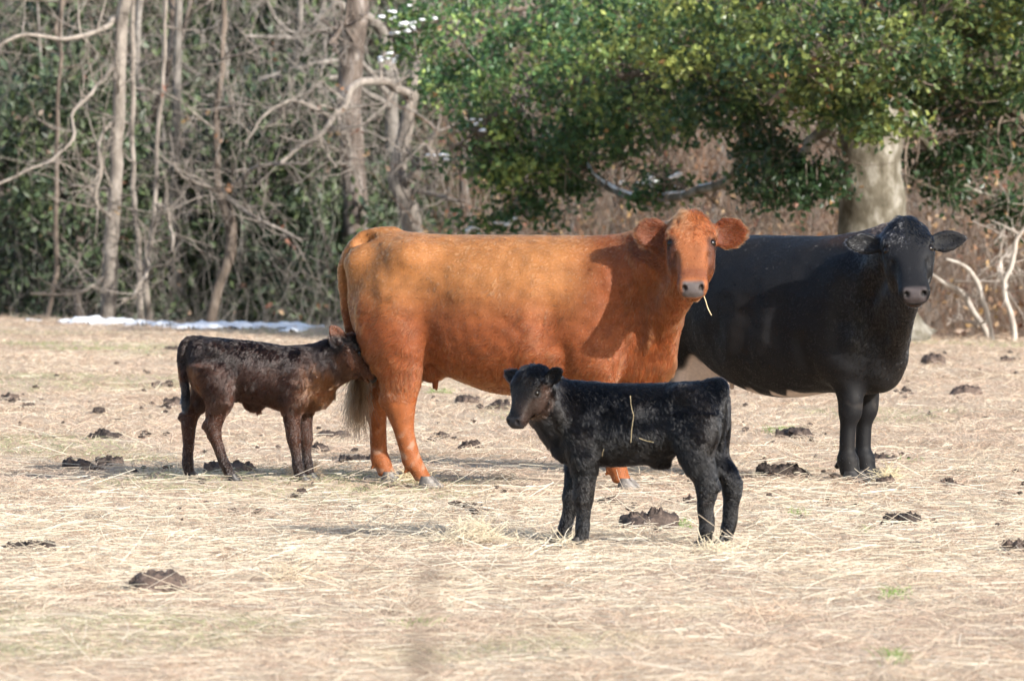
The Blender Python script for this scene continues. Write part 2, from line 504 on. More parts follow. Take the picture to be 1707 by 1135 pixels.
ZONES = ((190, 'beyond the vine-wound pale tree towards the picture\'s edge'), (330, 'between the vine-wound pale tree and the crooked tree'), (585, 'between the crooked tree and the thick dark trunk'),
         (900, 'between the thick dark trunk and the holly\'s outer leaves'), (1400, 'behind the holly\'s low limbs'), (9999, 'behind the holly trunk and bleached saplings'))


def zone(px):
    return next(z for lim, z in ZONES if px < lim)

def leaf_cloud(centres, radii, per, size, r, flat=.7, aspect=.5):
    """many small pointed leaves round cluster centres -> verts, quads, leaf centre index"""
    n = len(centres) * per
    ci = np.repeat(np.arange(len(centres)), per)
    c = centres[ci] + r.normal(0, 1, (n, 3)) * radii[ci][:, None] * np.array([1, 1, flat])
    a = r.normal(0, 1, (n, 3)); a /= np.linalg.norm(a, axis=1)[:, None]
    b = np.cross(a, r.normal(0, 1, (n, 3))); b /= np.linalg.norm(b, axis=1)[:, None] + 1e-9
    nn = np.cross(a, b)
    s = size * r.uniform(.6, 1.3, n)
    L, Wd = (s)[:, None] * a, (s * aspect)[:, None] * b
    V = np.stack([c - L, c + Wd + .15 * s[:, None] * nn, c + L, c - Wd + .15 * s[:, None] * nn], 1).reshape(-1, 3)
    Q = np.arange(n * 4).reshape(-1, 4)
    return V, Q, ci


leaf_dark = attr_mat('evergreen leaves', rough=.45, spec=.35, trans=.15)
twig_brown = attr_mat('dry twigs', rough=.95, spec=.05)


def evergreen_mesh(seed, h, w):
    r = np.random.default_rng(seed)
    nc = 210
    z = h * r.beta(1.3, 1.2, nc)
    rad = w * np.sqrt(np.clip(1 - (z / h * 1.05 - .15) ** 2, .05, 1)) * r.uniform(.35, 1.0, nc)
    a = r.uniform(0, 6.283, nc)
    C = np.stack([np.cos(a) * rad, np.sin(a) * rad, z + .1], 1)
    V, Q, ci = leaf_cloud(C, r.uniform(.10, .22, nc), 26, .055, r, .6)
    tone = r.uniform(.6, 1.5, nc)[ci]
    hue = r.uniform(0, 1, nc)[ci]
    base = np.stack([.044 + .045 * hue, .068 + .050 * hue, .040 + .010 * hue], 1) * tone[:, None]  # green lightened and greyed, haze of the wood put into the leaf colour
    cols = np.repeat(base * r.uniform(.7, 1.3, len(base))[:, None], 4, axis=0)
    return V, Q, cols, C


def share(name, me, parent):
    return link(name, me, parent)


ev = []
for s_ in range(4):
    V, Q, c_, C_ = evergreen_mesh(400 + s_, (2.8, 3.6, 2.2, 3.2)[s_], (1.1, 1.2, 1.2, .9)[s_])
    o = mesh_np('foliage', V, Q, leaf_dark, None, False, c_)
    r_ = np.random.default_rng(s_)
    st = [((np.array([[0, 0, -.3], [.05, 0, 1], [0, .05, C_[:, 2].max() * .9]])), np.array([.05, .04, .012]))]
    for k in range(40):
        q = C_[r_.integers(len(C_))]
        st.append((np.array([[0, 0, q[2] * .6], q * np.array([.5, .5, .85]), q]), np.array([.016, .011, .005])))
    V, Q = tubes(st, 5)
    t = mesh_np('trunk', V, Q, bark_dark)
    ev.append((o.data, t.data))
    bpy.data.objects.remove(o); bpy.data.objects.remove(t)
r_ = np.random.default_rng(55)
spots = []
for k in [q for q in range(116) if not 56 <= q < 80]:
    Y = r_.uniform(73, 100)
    px = r_.uniform(-140, 650) if k < 56 else (r_.uniform(700, 2200) if 80 <= k < 100 else r_.uniform(-520, -140))
    if 56 <= k < 100: Y = r_.uniform(92, 106)
    spots.append((px, Y, r_.integers(4), r_.uniform(.75, 1.35)))
for px, Y, v, sc in spots:
    x = (px - 853.5) * Y / FP
    root = empty('evergreen_shrub', (x, Y, float(ground_z(x, Y)) - .05), r_.uniform(0, 6.28))
    sc = sc * (1.7 if Y > 84 and px < 760 else 1.0)
    root.scale = (sc, sc, sc)
    tag(root, 'dark evergreen shrub ' + zone(px), 'shrub', 'evergreen shrubs ' + zone(px))
    tag(share('foliage', ev[v][0], root), kind='stuff'); share('trunk', ev[v][1], root)

# slim bare saplings deep in the wood
sv = []
for s_ in range(5):
    r = np.random.default_rng(600 + s_)
    P = np.array([[0, 0, -.4, .05], [.1*r.normal(), .1*r.normal(), 2, .042], [.2*r.normal(), .2*r.normal(), 4.5, .034], [.3*r.normal(), .3*r.normal(), 8, .02]])
    S = jitter_path(P, 24, .05, 640 + s_)
    V, Q = tubes([(S[:, :3], S[:, 3])], 7)
    t = mesh_np('trunk', V, Q, (bark_grey, bark_brown, bark_grey, bark_pale, bark_dark)[s_])
    out = []
    for k in range(22):
        i = r.integers(4, 22); a = r.uniform(0, 6.283)
        grow(r, S[i, :3], np.array([math.cos(a), math.sin(a), r.uniform(-.1, .9)]), r.uniform(.6, 1.6), .012, 2, out, kids=4)
    V, Q = tubes(out, 3)
    b = mesh_np('branches', V, Q, (bark_grey, bark_brown, bark_grey, bark_pale, bark_dark)[s_])
    sv.append((t.data, b.data))
    bpy.data.objects.remove(t); bpy.data.objects.remove(b)
for k in range(112):
    Y = r_.uniform(75, 108); px = r_.uniform(-480, 2200)
    x = (px - 853.5) * Y / FP
    root = empty('bare_sapling', (x, Y, float(ground_z(x, Y))), r_.uniform(0, 6.28))
    sc = r_.uniform(.7, 1.5); root.scale = (sc, sc, 1.0)
    tag(root, 'slim leafless sapling ' + zone(px), 'sapling', 'slim saplings ' + zone(px))
    v = r_.integers(5)
    share('trunk', sv[v][0], root); tag(share('branches', sv[v][1], root), kind='stuff')


def brush():
    r = np.random.default_rng(71)
    n = 84000
    Y = r.uniform(64, 118, n)
    px = r.uniform(-520, 2230, n)
    X = (px - 853.5) * Y / FP
    keep = (Y > crest(X) + 3.4 + 1.5 * r.random(n)) & ((px > 720) | (r.random(n) < .48 + .35 * (Y > 92)))
    X, Y, px = X[keep], Y[keep], px[keep]; n = len(X)
    Z = ground_z(X, Y)
    ln = r.uniform(.5, 1.9, n) * np.where(px > 900, 1.15, 1.0)
    a = r.uniform(0, 6.283, n); lean = r.uniform(.05, .9, n)
    k = 6; s = np.linspace(0, 1, k)
    pts = np.zeros((n, k, 3))
    wob = r.normal(0, .07, (n, k, 3)).cumsum(1)
    hz = lean[:, None] * ln[:, None] * s ** 1.6
    pts[:, :, 0] = X[:, None] + np.cos(a)[:, None] * hz
    pts[:, :, 1] = Y[:, None] + np.sin(a)[:, None] * hz
    pts[:, :, 2] = Z[:, None] + ln[:, None] * (s - .45 * lean[:, None] * s * s)
    pts += wob * ln[:, None, None]
    up = r.random(n) < .45                      # half of it hangs higher, as the twigs of the saplings
    pts[up, :, 2] += r.uniform(.3, 4.2, up.sum())[:, None]
    rad = np.outer(np.where(px < 720, .55, 1.0) * r.uniform(.0025, .006, n), 1 - .7 * s)
    pal = np.array([[.16, .12, .095], [.22, .17, .135], [.12, .075, .05], [.27, .22, .18], [.17, .10, .065]])
    c = pal[r.integers(0, 5, n)] * r.uniform(.6, 1.25, n)[:, None]
    gy = px < 720                                  # the left of the wood is greyer, weathered twigs, with haze painted in
    c[gy] = np.array([.215, .195, .172]) * r.uniform(.4, 1.6, gy.sum())[:, None]
    o = hair_np('brush', pts, rad, c, twig_brown)
    tag(o, 'tangled brown brush and bare twigs filling the woods', 'brush', kind='stuff')
    # withered leaves still hanging in the brush
    m = 11000
    Y = r.uniform(62, 100, m); px = r.uniform(-450, 2150, m); X = (px - 853.5) * Y / FP
    ok = (Y > crest(X) + 3.5) & ((px > 760) | (r.random(m) < .13))
    X, Y = X[ok], Y[ok]
    C = np.stack([X, Y, ground_z(X, Y) + r.uniform(0, 1, len(X)) ** 1.6 * 3.6], 1)
    V, Q, ci = leaf_cloud(C, np.full(len(C), .06), 3, .045, r, 1, .6)
    pal = np.array([[.24, .13, .07], [.30, .20, .115], [.24, .17, .12], [.34, .22, .10], [.22, .10, .065]])
    c = np.repeat((pal[r.integers(0, 5, len(C))])[ci], 4, axis=0)
    o = mesh_np('withered_leaves', V, Q, leaf_dark, None, False, c)
    tag(o, 'withered orange and tan leaves clinging in the brush', 'leaves', kind='stuff')


brush()

# ------------------------------------------------------------------ the big evergreen with its grey trunk
def holly():
    r = np.random.default_rng(91)
    Y = 57.6
    base = W3(1462, 563, Y)
    root = empty('holly_tree', (base[0], base[1], float(ground_z(base[0], base[1]))))
    O = np.array(root.location)
    tag(root, 'large broad evergreen tree with mottled grey trunk, low limbs overhanging the cows', 'tree')
    tr = T([(1475, 580, 175), (1470, 560, 150), (1463, 520, 128), (1456, 440, 117), (1453, 340, 112), (1450, 240, 110), (1446, 120, 108), (1440, 0, 100), (1430, -120, 70), (1430, -190, 30)], Y)
    S = jitter_path(tr, 60, .02, 911)
    sides = 28
    V, Q = tubes([(S[:, :3] - O, S[:, 3])], sides)
    ang = np.tile(np.arange(sides) * 2 * math.pi / sides, 60)
    zz = V[:, 2]
    flare = np.exp(-zz / .30)
    cen = np.repeat(S[:, :3] - O, sides, axis=0)
    V = cen + (V - cen) * (1 + .16 * flare * np.sin(ang * 5 + 1) + .03 * np.sin(ang * 3 + zz * 2))[:, None]
    mesh_np('trunk', V, Q, bark_holly, root)
    limbs = [
        [(1425, 120, 50, 0), (1350, 150, 34, -.8), (1290, 165, 26, -1.4), (1250, 195, 22, -1.8), (1243, 240, 20, -2.0), (1230, 285, 17, -2.1), (1190, 312, 15, -2.2), (1130, 328, 13, -2.3), (1070, 332, 12, -2.3), (1010, 312, 9, -2.3), (975, 280, 7, -2.3), (930, 262, 5, -2.2)],
        [(1420, 40, 50, 0), (1300, 60, 34, -1.0), (1180, 95, 26, -1.8), (1060, 120, 20, -2.4), (940, 150, 14, -2.8), (830, 190, 9, -3.0), (760, 240, 5, -3.0)],
        [(1425, 0, 46, 0), (1300, -30, 32, .6), (1100, -20, 24, .9), (900, 10, 16, 1.0), (760, 30, 9, .9), (650, 60, 5, .8)],
        [(1430, 160, 44, 0), (1400, 195, 22, -1.2), (1350, 240, 16, -1.6), (1310, 285, 11, -1.8), (1260, 318, 7, -2.0)],
        [(1475, 100, 46, 0), (1560, 110, 30, .8), (1640, 150, 22, 1.6), (1720, 200, 14, 2.2), (1800, 280, 8, 2.6)],
        [(1480, 180, 36, 0), (1520, 210, 14, .9), (1560, 260, 11, 1.4), (1610, 310, 8, 1.8), (1690, 340, 5, 2.0)],
        [(1460, -20, 46, 0), (1540, -60, 30, -1.4), (1640, -80, 20, -2.4), (1760, -60, 10, -3)],
        [(1450, -60, 40, 0), (1380, -120, 28, -1.6), (1280, -160, 20, -2.8), (1180, -150, 12, -3.6)],
        [(1450, 20, 34, 0), (1440, 60, 24, -1.6), (1400, 90, 16, -2.8), (1330, 120, 10, -3.6), (1290, 175, 6, -3.9)],
    ]
    back = lambda a: 6.5 * min(max((1330 - a) / 380.0, 0), 1)     # the far side of the crown reaches back over the crest
    limbs = [[(a, b, w, d + back(a)) for a, b, w, d in lb] for lb in limbs]
    twigs = []
    pts_all = []
    for k, lb in enumerate(limbs):
        P = np.array([(*W3(a, b, Y + d), w * .5 * Y / FP) for a, b, w, d in lb])
        S2 = jitter_path(P, 34, .05, 930 + k)
        V, Q = tubes([(S2[:, :3] - O, S2[:, 3])], 9)
        mesh_np('limb', V, Q, bark_holly if k in (0, 3, 5) else bark_brown, root)
        pts_all.append(S2[6:, :3])
        for j in range(16):
            i = r.integers(8, 33)
            grow(r, S2[i, :3], unit(S2[i, :3] - S2[i-1, :3] + r.normal(0, .8, 3)), r.uniform(.4, 1.2), max(S2[i, 3] * .35, .006), 1, twigs, kids=5)
    LP = np.concatenate(pts_all)
    # crown masses, as ellipsoids (px, py, rx px, ry px, depth offset, depth radius, clusters, tone)
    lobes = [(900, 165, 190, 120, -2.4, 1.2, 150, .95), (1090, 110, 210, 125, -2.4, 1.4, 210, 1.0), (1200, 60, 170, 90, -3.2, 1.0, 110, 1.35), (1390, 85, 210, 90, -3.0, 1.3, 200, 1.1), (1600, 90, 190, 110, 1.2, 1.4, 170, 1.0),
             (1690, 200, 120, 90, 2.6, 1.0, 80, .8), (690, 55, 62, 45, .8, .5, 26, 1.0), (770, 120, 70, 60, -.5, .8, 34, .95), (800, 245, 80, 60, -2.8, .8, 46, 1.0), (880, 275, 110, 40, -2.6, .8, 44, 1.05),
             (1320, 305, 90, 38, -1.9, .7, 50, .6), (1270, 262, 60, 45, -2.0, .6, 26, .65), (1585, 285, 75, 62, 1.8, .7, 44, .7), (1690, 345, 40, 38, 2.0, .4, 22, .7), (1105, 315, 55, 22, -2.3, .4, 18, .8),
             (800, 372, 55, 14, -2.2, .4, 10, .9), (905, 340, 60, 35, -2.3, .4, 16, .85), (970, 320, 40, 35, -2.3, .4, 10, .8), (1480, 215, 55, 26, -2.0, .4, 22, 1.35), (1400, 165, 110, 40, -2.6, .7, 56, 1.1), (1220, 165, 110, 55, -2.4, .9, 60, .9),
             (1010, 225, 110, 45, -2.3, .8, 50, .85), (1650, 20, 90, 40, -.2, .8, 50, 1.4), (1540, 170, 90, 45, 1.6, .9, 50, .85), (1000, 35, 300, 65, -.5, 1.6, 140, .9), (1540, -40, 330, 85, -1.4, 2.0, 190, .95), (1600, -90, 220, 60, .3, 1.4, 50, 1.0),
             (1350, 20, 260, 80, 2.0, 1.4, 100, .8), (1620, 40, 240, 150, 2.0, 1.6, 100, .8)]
    gapw = Waves(95, 1.1)
    CC, TT, SN = [], [], []
    for (a, b, rx, ry, dd, dr, nc, tone) in lobes:
        dd = dd + back(a)
        c = W3(a, b, Y + dd); s = (Y + dd) / FP
        q = r.normal(size=(nc * 3, 3)); q /= np.linalg.norm(q, axis=1)[:, None]
        q *= r.uniform(.15, 1.0, nc * 3)[:, None] ** .45
        P = c + q * np.array([rx * s, dr, ry * s])
        P = P[gapw(P) > -.08][:nc]
        CC.append(P); TT.append(np.full(len(P), tone)); SN.append(np.full(len(P), 1.0 + .9 * min(max((1250 - a) / 200.0, 0), 1)))  # left lobes get brighter leaf colour to offset the shade on them
    C = np.concatenate(CC); tone = np.concatenate(TT) * r.uniform(.65, 1.35, len(C))
    per = 30
    rad = r.uniform(.07, .15, len(C))
    V, Q, ci = leaf_cloud(C, rad, per, .040, r, .75, .62)
    n = len(ci)
    yel = np.clip((tone[ci] - .95) * 1.3 + r.normal(0, .15, n), 0, 1)  # sunlit highlights painted in: high-tone clusters turn yellow-green
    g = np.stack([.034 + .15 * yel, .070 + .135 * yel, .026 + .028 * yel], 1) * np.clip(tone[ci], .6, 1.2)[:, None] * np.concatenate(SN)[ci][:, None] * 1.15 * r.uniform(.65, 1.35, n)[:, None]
    brn = r.random(n) < .012
    g[brn] = np.array([.30, .18, .08])
    lm = attr_mat('glossy holly leaves', rough=.38, spec=.4, trans=.34)
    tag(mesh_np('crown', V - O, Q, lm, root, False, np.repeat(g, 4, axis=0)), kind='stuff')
    # every cluster hangs on a twig that reaches back to the nearest limb
    st = []
    for c in C[::2]:
        i = np.argmin(((LP - c) ** 2).sum(1)); a = LP[i]
        m = (a + c) / 2 + r.normal(0, .10, 3)
        if np.linalg.norm(a - c) < 2.2:
            s3 = spline([(*a, .008), (*m, .006), (*c, .003)], 6)
            st.append((s3[:, :3], s3[:, 3]))
    V, Q = tubes([(p - O, q) for p, q in twigs + st], 4)
    tag(mesh_np('branches', V, Q, bark_brown, root), kind='stuff')
    # snow caught on some of the outer leaves and along the low limb
    sn = []
    for (a, b, rx, ry, dd, k) in ((665, 40, 40, 18, .6, 26), (655, 95, 25, 15, .7, 12), (790, 205, 14, 8, -3.2, 5), (1085, 302, 34, 8, -2.6, 16), (845, 370, 24, 6, -2.4, 10), (790, 382, 20, 5, -2.4, 6), (740, 260, 20, 8, -3.2, 5), (1130, 290, 20, 6, -2.6, 6)):
        dd = dd + back(a)
        s = (Y + dd) / FP
        for j in range(k):
            p = W3(a + r.normal(0, rx * .5), b + r.normal(0, ry * .5), Y + dd - r.uniform(0, .3))
            sn.append((p, r.uniform(.012, .030)))
    V, Q, base_i = [], [], 0
    ico = np.array([(math.cos(u) * math.sin(v), math.sin(u) * math.sin(v), math.cos(v)) for v in (.02, .8, 1.57, 2.3, 3.12) for u in np.arange(7) * 2 * math.pi / 7])
    iq = np.array([(i * 7 + j, i * 7 + (j + 1) % 7, (i + 1) * 7 + (j + 1) % 7, (i + 1) * 7 + j) for i in range(4) for j in range(7)])
    for p, q in sn:
        V.append(p + ico * np.array([q * r.uniform(1, 1.8), q, q * .6]) * (1 + .2 * r.normal(size=(35, 1)))); Q.append(iq + base_i); base_i += 35
    o = mesh_np('snow', np.concatenate(V), np.concatenate(Q), snow_m)
    tag(o, 'small clots of snow caught on the evergreen tree\'s outer leaves', 'snow', kind='stuff')
    # snow lying along the low limb
    low = np.array([(*W3(a, b - 7, Y + d), .02) for a, b, w, d in limbs[0][6:11]])
    S3 = jitter_path(low, 30, .02, 944)
    S3[:, 3] = .012 + .016 * np.clip(Waves(945, 2)(S3[:, :3]), 0, 1)
    V, Q = tubes([(S3[:, :3], S3[:, 3])], 7)
    o = mesh_np('snow', V, Q, snow_m)
    tag(o, 'thin line of snow lying along the evergreen\'s low curved limb', 'snow', kind='stuff')


holly()

# ------------------------------------------------------------------ dry grass and hay
grass_m = attr_mat('dry grass', rough=.7, spec=.2, trans=.25)


def strands(n, r, ymin, ymax, extra=1.4, power=1.3):
    """points on the pasture, denser towards the camera"""
    u = r.random(n)
    a, b = ymin ** (1 - power), ymax ** (1 - power)
    Y = (a + u * (b - a)) ** (1 / (1 - power))
    X = r.uniform(-1, 1, n) * (Y * .091 + extra)
    return X, Y


def pasture_grass():
    r = np.random.default_rng(301)
    w1, w2, w3, w4 = Waves(302, .55), Waves(303, 1.8), Waves(304, .25), Waves(305, 5.0)
    # standing and matted short grass
    n = 300000
    X, Y = strands(n, r, 15.5, 72)
    p = np.stack([X, Y, 0 * X], 1)
    k_ = (Y < np.clip(crest(X), 40, 85) + 3.5) & (w4(p) + r.normal(0, .5, n) > -.5)
    X, Y, p = X[k_], Y[k_], p[k_]; n = len(X)
    tall = np.clip(.5 + .5 * w2(p), 0, 1)
    edge = np.exp(-((Y - crest(X) - 1.0) / 1.6) ** 2)
    hgt = r.uniform(.020, .058, n) * (.5 + .8 * tall) * (1 + 1.2 * edge * (r.random(n) < .35))
    a = r.uniform(0, 6.283, n); lean = r.uniform(.1, 2.6, n)
    k = 4; s = np.linspace(0, 1, k)
    pts = np.zeros((n, k, 3))
    hz = hgt[:, None] * lean[:, None] * s ** 1.5
    pts[:, :, 0] = X[:, None] + np.cos(a)[:, None] * hz
    pts[:, :, 1] = Y[:, None] + np.sin(a)[:, None] * hz
    pts[:, :, 2] = ground_z(X, Y)[:, None] - .004 + hgt[:, None] * (s - .35 * s * s)
    rad = np.outer(r.uniform(.0009, .0019, n) * np.clip(Y / 28, .7, 1.9), 1 - .7 * s)
    pal = np.array([[.66, .50, .32], [.56, .38, .24], [.74, .61, .42], [.46, .31, .20], [.62, .48, .34], [.70, .54, .38]])
    c = pal[r.integers(0, 6, n)]
    pink = np.clip(.35 + .9 * w1(p), 0, 1)[:, None]
    c = c * (1 - .45 * pink) + np.array([.56, .40, .29]) * .45 * pink
    gr = np.clip((w3(p * np.array([.7, 1, 1])) + .5 * w1(p + 9) - .62) * 2.2, 0, .75) * (r.random(n) < .6)
    c = mixc3(c, (.30, .34, .15), gr)
    c = np.minimum(.90 * c * np.array([1.0, 1.05, 1.18]) * (r.uniform(.55, 1.3, n) * (1 + .22 * np.clip(w4(p * 2), -1, 1)))[:, None], .92)
    o = hair_np('dry_grass', pts, rad, c, grass_m)
    tag(o, 'short bleached winter grass covering the pasture', 'grass', kind='stuff')

    # loose hay, thickest in a broad band in front of the cows
    n = 60000
    X, Y = strands(n, r, 15.5, 60, power=1.5)
    p = np.stack([X, Y, 0 * X], 1)
    band = np.exp(-((Y - 25.8 - .35 * X) / 4.6) ** 2)
    dens = .10 + .95 * band + .35 * np.clip(w1(p + 3), 0, 1) * (Y < 33)
    k_ = (r.random(n) < dens) & (w2(p + 5) > -.55 - .5 * band)
    X, Y, p = X[k_], Y[k_], p[k_]; n = len(X)
    ln = r.uniform(.06, .30, n) * (.7 + .6 * r.random(n) ** 3)
    a = r.uniform(0, 6.283, n)
    lift = r.normal(0, .30, n)
    k = 5; s = np.linspace(-.5, .5, k)
    cv = r.normal(0, .10, n)
    pts = np.zeros((n, k, 3))
    pts[:, :, 0] = X[:, None] + ln[:, None] * (np.cos(a)[:, None] * s - np.sin(a)[:, None] * cv[:, None] * (s * s * 4))
    pts[:, :, 1] = Y[:, None] + ln[:, None] * (np.sin(a)[:, None] * s + np.cos(a)[:, None] * cv[:, None] * (s * s * 4))
    z0 = r.uniform(.006, .032, n)
    pts[:, :, 2] = ground_z(X, Y)[:, None] + z0[:, None] + (ln * lift)[:, None] * (s + .5) * np.where(r.random(n) < .35, 1.0, .2)[:, None]
    pts[:, :, 2] = np.maximum(pts[:, :, 2], ground_z(X, Y)[:, None] + .004)
    rad = np.repeat((r.uniform(.0007, .0015, n) * np.clip(Y / 26, .8, 1.6))[:, None], k, 1)
    pal = np.array([[.78, .68, .47], [.72, .60, .41], [.84, .75, .56], [.64, .52, .36]])
    c = np.minimum(.93 * pal[r.integers(0, 4, n)] * np.array([1, 1.03, 1.14]) * r.uniform(.75, 1.12, n)[:, None], .9)
    o = hair_np('hay', pts, rad, c, grass_m)
    tag(o, 'loose pale hay stems strewn across the field in front of the cows', 'hay', kind='stuff')

    # small fluffed heaps of hay and ragged tufts
    P, R_, C_ = [], [], []
    for (px, py, w, h, m, col) in ((790, 905, 150, 28, 300, (.70, .60, .44)), (945, 907, 70, 10, 70, (.76, .66, .48)), (1190, 922, 90, 9, 70, (.76, .66, .48)), (490, 965, 90, 10, 70, (.68, .56, .40)),
                                   (505, 800, 40, 22, 120, (.66, .50, .34)), (520, 800, 30, 14, 60, (.66, .50, .34)), (680, 1015, 160, 10, 90, (.54, .43, .33)), (1480, 805, 50, 20, 60, (.72, .62, .40)), (1280, 1030, 120, 10, 70, (.56, .42, .31)), (690, 805, 70, 16, 120, (.74, .62, .40))):
        Yd = EYE * FP / (py - 298)
        s_ = Yd / FP
        for j in range(m):
            x = (px - 853.5) * s_ + r.normal(0, w * .25 * s_); y = Yd + r.normal(0, .12)
            hh = h * s_ * r.uniform(.2, 1.1) * math.exp(-((x - (px - 853.5) * s_) / (w * .35 * s_)) ** 2)
            a_ = r.uniform(0, 6.283); L = r.uniform(.05, .2)
            d = np.array([math.cos(a_), math.sin(a_), r.normal(0, .55)]); d /= np.linalg.norm(d)
            b0 = np.array([x, y, float(ground_z(x, y)) + .01 + abs(hh)])
            sv_ = np.linspace(-.5, .5, 5)[:, None]
            q = b0 + L * (sv_ * d + sv_ ** 2 * r.normal(0, .3, 3))
            q[:, 2] = np.maximum(q[:, 2], float(ground_z(x, y)) + .003)
            P.append(q); R_.append(np.full(5, r.uniform(.0008, .0016))); C_.append(np.array(col) * r.uniform(.7, 1.2))
    o = hair_np('hay', np.array(P), np.array(R_), np.array(C_), grass_m)
    tag(o, 'small fluffed-up heaps of hay around the calves\' hooves', 'hay', kind='stuff')

    # green sprigs
    P, R_, C_ = [], [], []
    for (px, py, w, m) in ((1133, 878, 26, 90), (1300, 722, 34, 110), (1330, 858, 22, 40), (1490, 1000, 26, 40), (1490, 1106, 22, 40), (735, 655, 28, 70), (180, 583, 120, 160), (1440, 888, 16, 24), (1480, 770, 60, 60), (700, 1040, 50, 40), (60, 575, 60, 60)):
        Yd = EYE * FP / (py - 298); s_ = Yd / FP
        for j in range(m):
            x = (px - 853.5) * s_ + r.normal(0, w * .45 * s_); y = Yd + r.normal(0, .10)
            hh = r.uniform(.02, .06) * (1 if w < 40 else .7)
            d = np.array([r.normal(0, .6), r.normal(0, .6), 1.0])
            sv_ = np.linspace(0, 1, 5)[:, None]
            q = np.array([x, y, float(ground_z(x, y))]) + hh * (sv_ * d * np.array([.5, .5, 1]) + sv_ ** 2 * d * np.array([.6, .6, -.25]))
            P.append(q); R_.append(r.uniform(.0012, .0022) * np.linspace(1, .2, 5)); C_.append(np.array([.17, .27, .07]) * r.uniform(.7, 1.5))
    o = hair_np('green_grass', np.array(P), np.array(R_), np.array(C_), grass_m)
    tag(o, 'scattered sprigs of fresh green grass in the dry pasture', 'grass', kind='stuff')


def mixc3(c0, c1, w):
    return c0 + (np.asarray(c1) - c0) * w[:, None]


pasture_grass()

# one tall dry weed stalk close to the lens, out of focus
Yw = 4.6
top = W3(712, 962, Yw)
xs = top[0]
stk = spline([(xs - .035, Yw, -.02, .0060), (xs - .02, Yw, .6, .0056), (xs - .006, Yw, 1.1, .0050), (xs, Yw, top[2], .0035)], 20)
V, Q = tubes([(stk[:, :3], stk[:, 3])], 6)
wm = horn_mat_early = None
root = empty('dry_weed', (xs, Yw, 0))
tag(root, 'tall blurred brown weed stalk standing close to the camera', 'weed')
O = np.array([xs, Yw, 0])
mesh_np('stem', V - O, Q, bark_brown, root)
rw = np.random.default_rng(5)
st = []
for k in range(100):
    i = rw.integers(11, 20)
    b0 = stk[i, :3]
    d = np.array([rw.normal(0, .8), rw.normal(0, .8), rw.uniform(.2, 1)]); d /= np.linalg.norm(d)
    L = rw.uniform(.010, .030)
    st.append((np.array([b0, b0 + d * L * .6, b0 + d * L]), np.array([.0012, .0022, .0008])))
V, Q = tubes(st, 5)
tag(mesh_np('seed_head', V - O, Q, bark_brown, root), kind='stuff')

# ------------------------------------------------------------------ dung
dung_m, n_, l_, b_ = new_mat('drying dung')
tc = n_.new('ShaderNodeTexCoord')
tx = n_.new('ShaderNodeTexNoise'); tx.inputs['Scale'].default_value = 28; tx.inputs['Detail'].default_value = 5; tx.inputs['Roughness'].default_value = .7
l_.new(tc.outputs['Object'], tx.inputs['Vector'])
cr = n_.new('ShaderNodeValToRGB'); e = cr.color_ramp.elements; e.new(.5)
for el, p_, c_ in zip(e, (.35, .52, .72), ((.022, .015, .012), (.060, .040, .030), (.13, .095, .075))):
    el.position = p_; el.color = (*c_, 1)
oi = n_.new('ShaderNodeObjectInfo')
l_.new(tx.outputs[0], cr.inputs[0])
mx = n_.new('ShaderNodeMix'); mx.data_type = 'RGBA'; mx.blend_type = 'MULTIPLY'; mx.inputs[0].default_value = 1
mr = n_.new('ShaderNodeMapRange'); mr.inputs[3].default_value = .6; mr.inputs[4].default_value = 1.5
l_.new(oi.outputs['Random'], mr.inputs[0]); l_.new(cr.outputs[0], mx.inputs[6]); l_.new(mr.outputs[0], mx.inputs[7])
l_.new(mx.outputs[2], b_.inputs['Base Color'])
b_.inputs['Roughness'].default_value = .75
bp = n_.new('ShaderNodeBump'); bp.inputs['Distance'].default_value = .012; bp.inputs['Strength'].default_value = .9
l_.new(tx.outputs[0], bp.inputs['Height']); l_.new(bp.outputs[0], b_.inputs['Normal'])


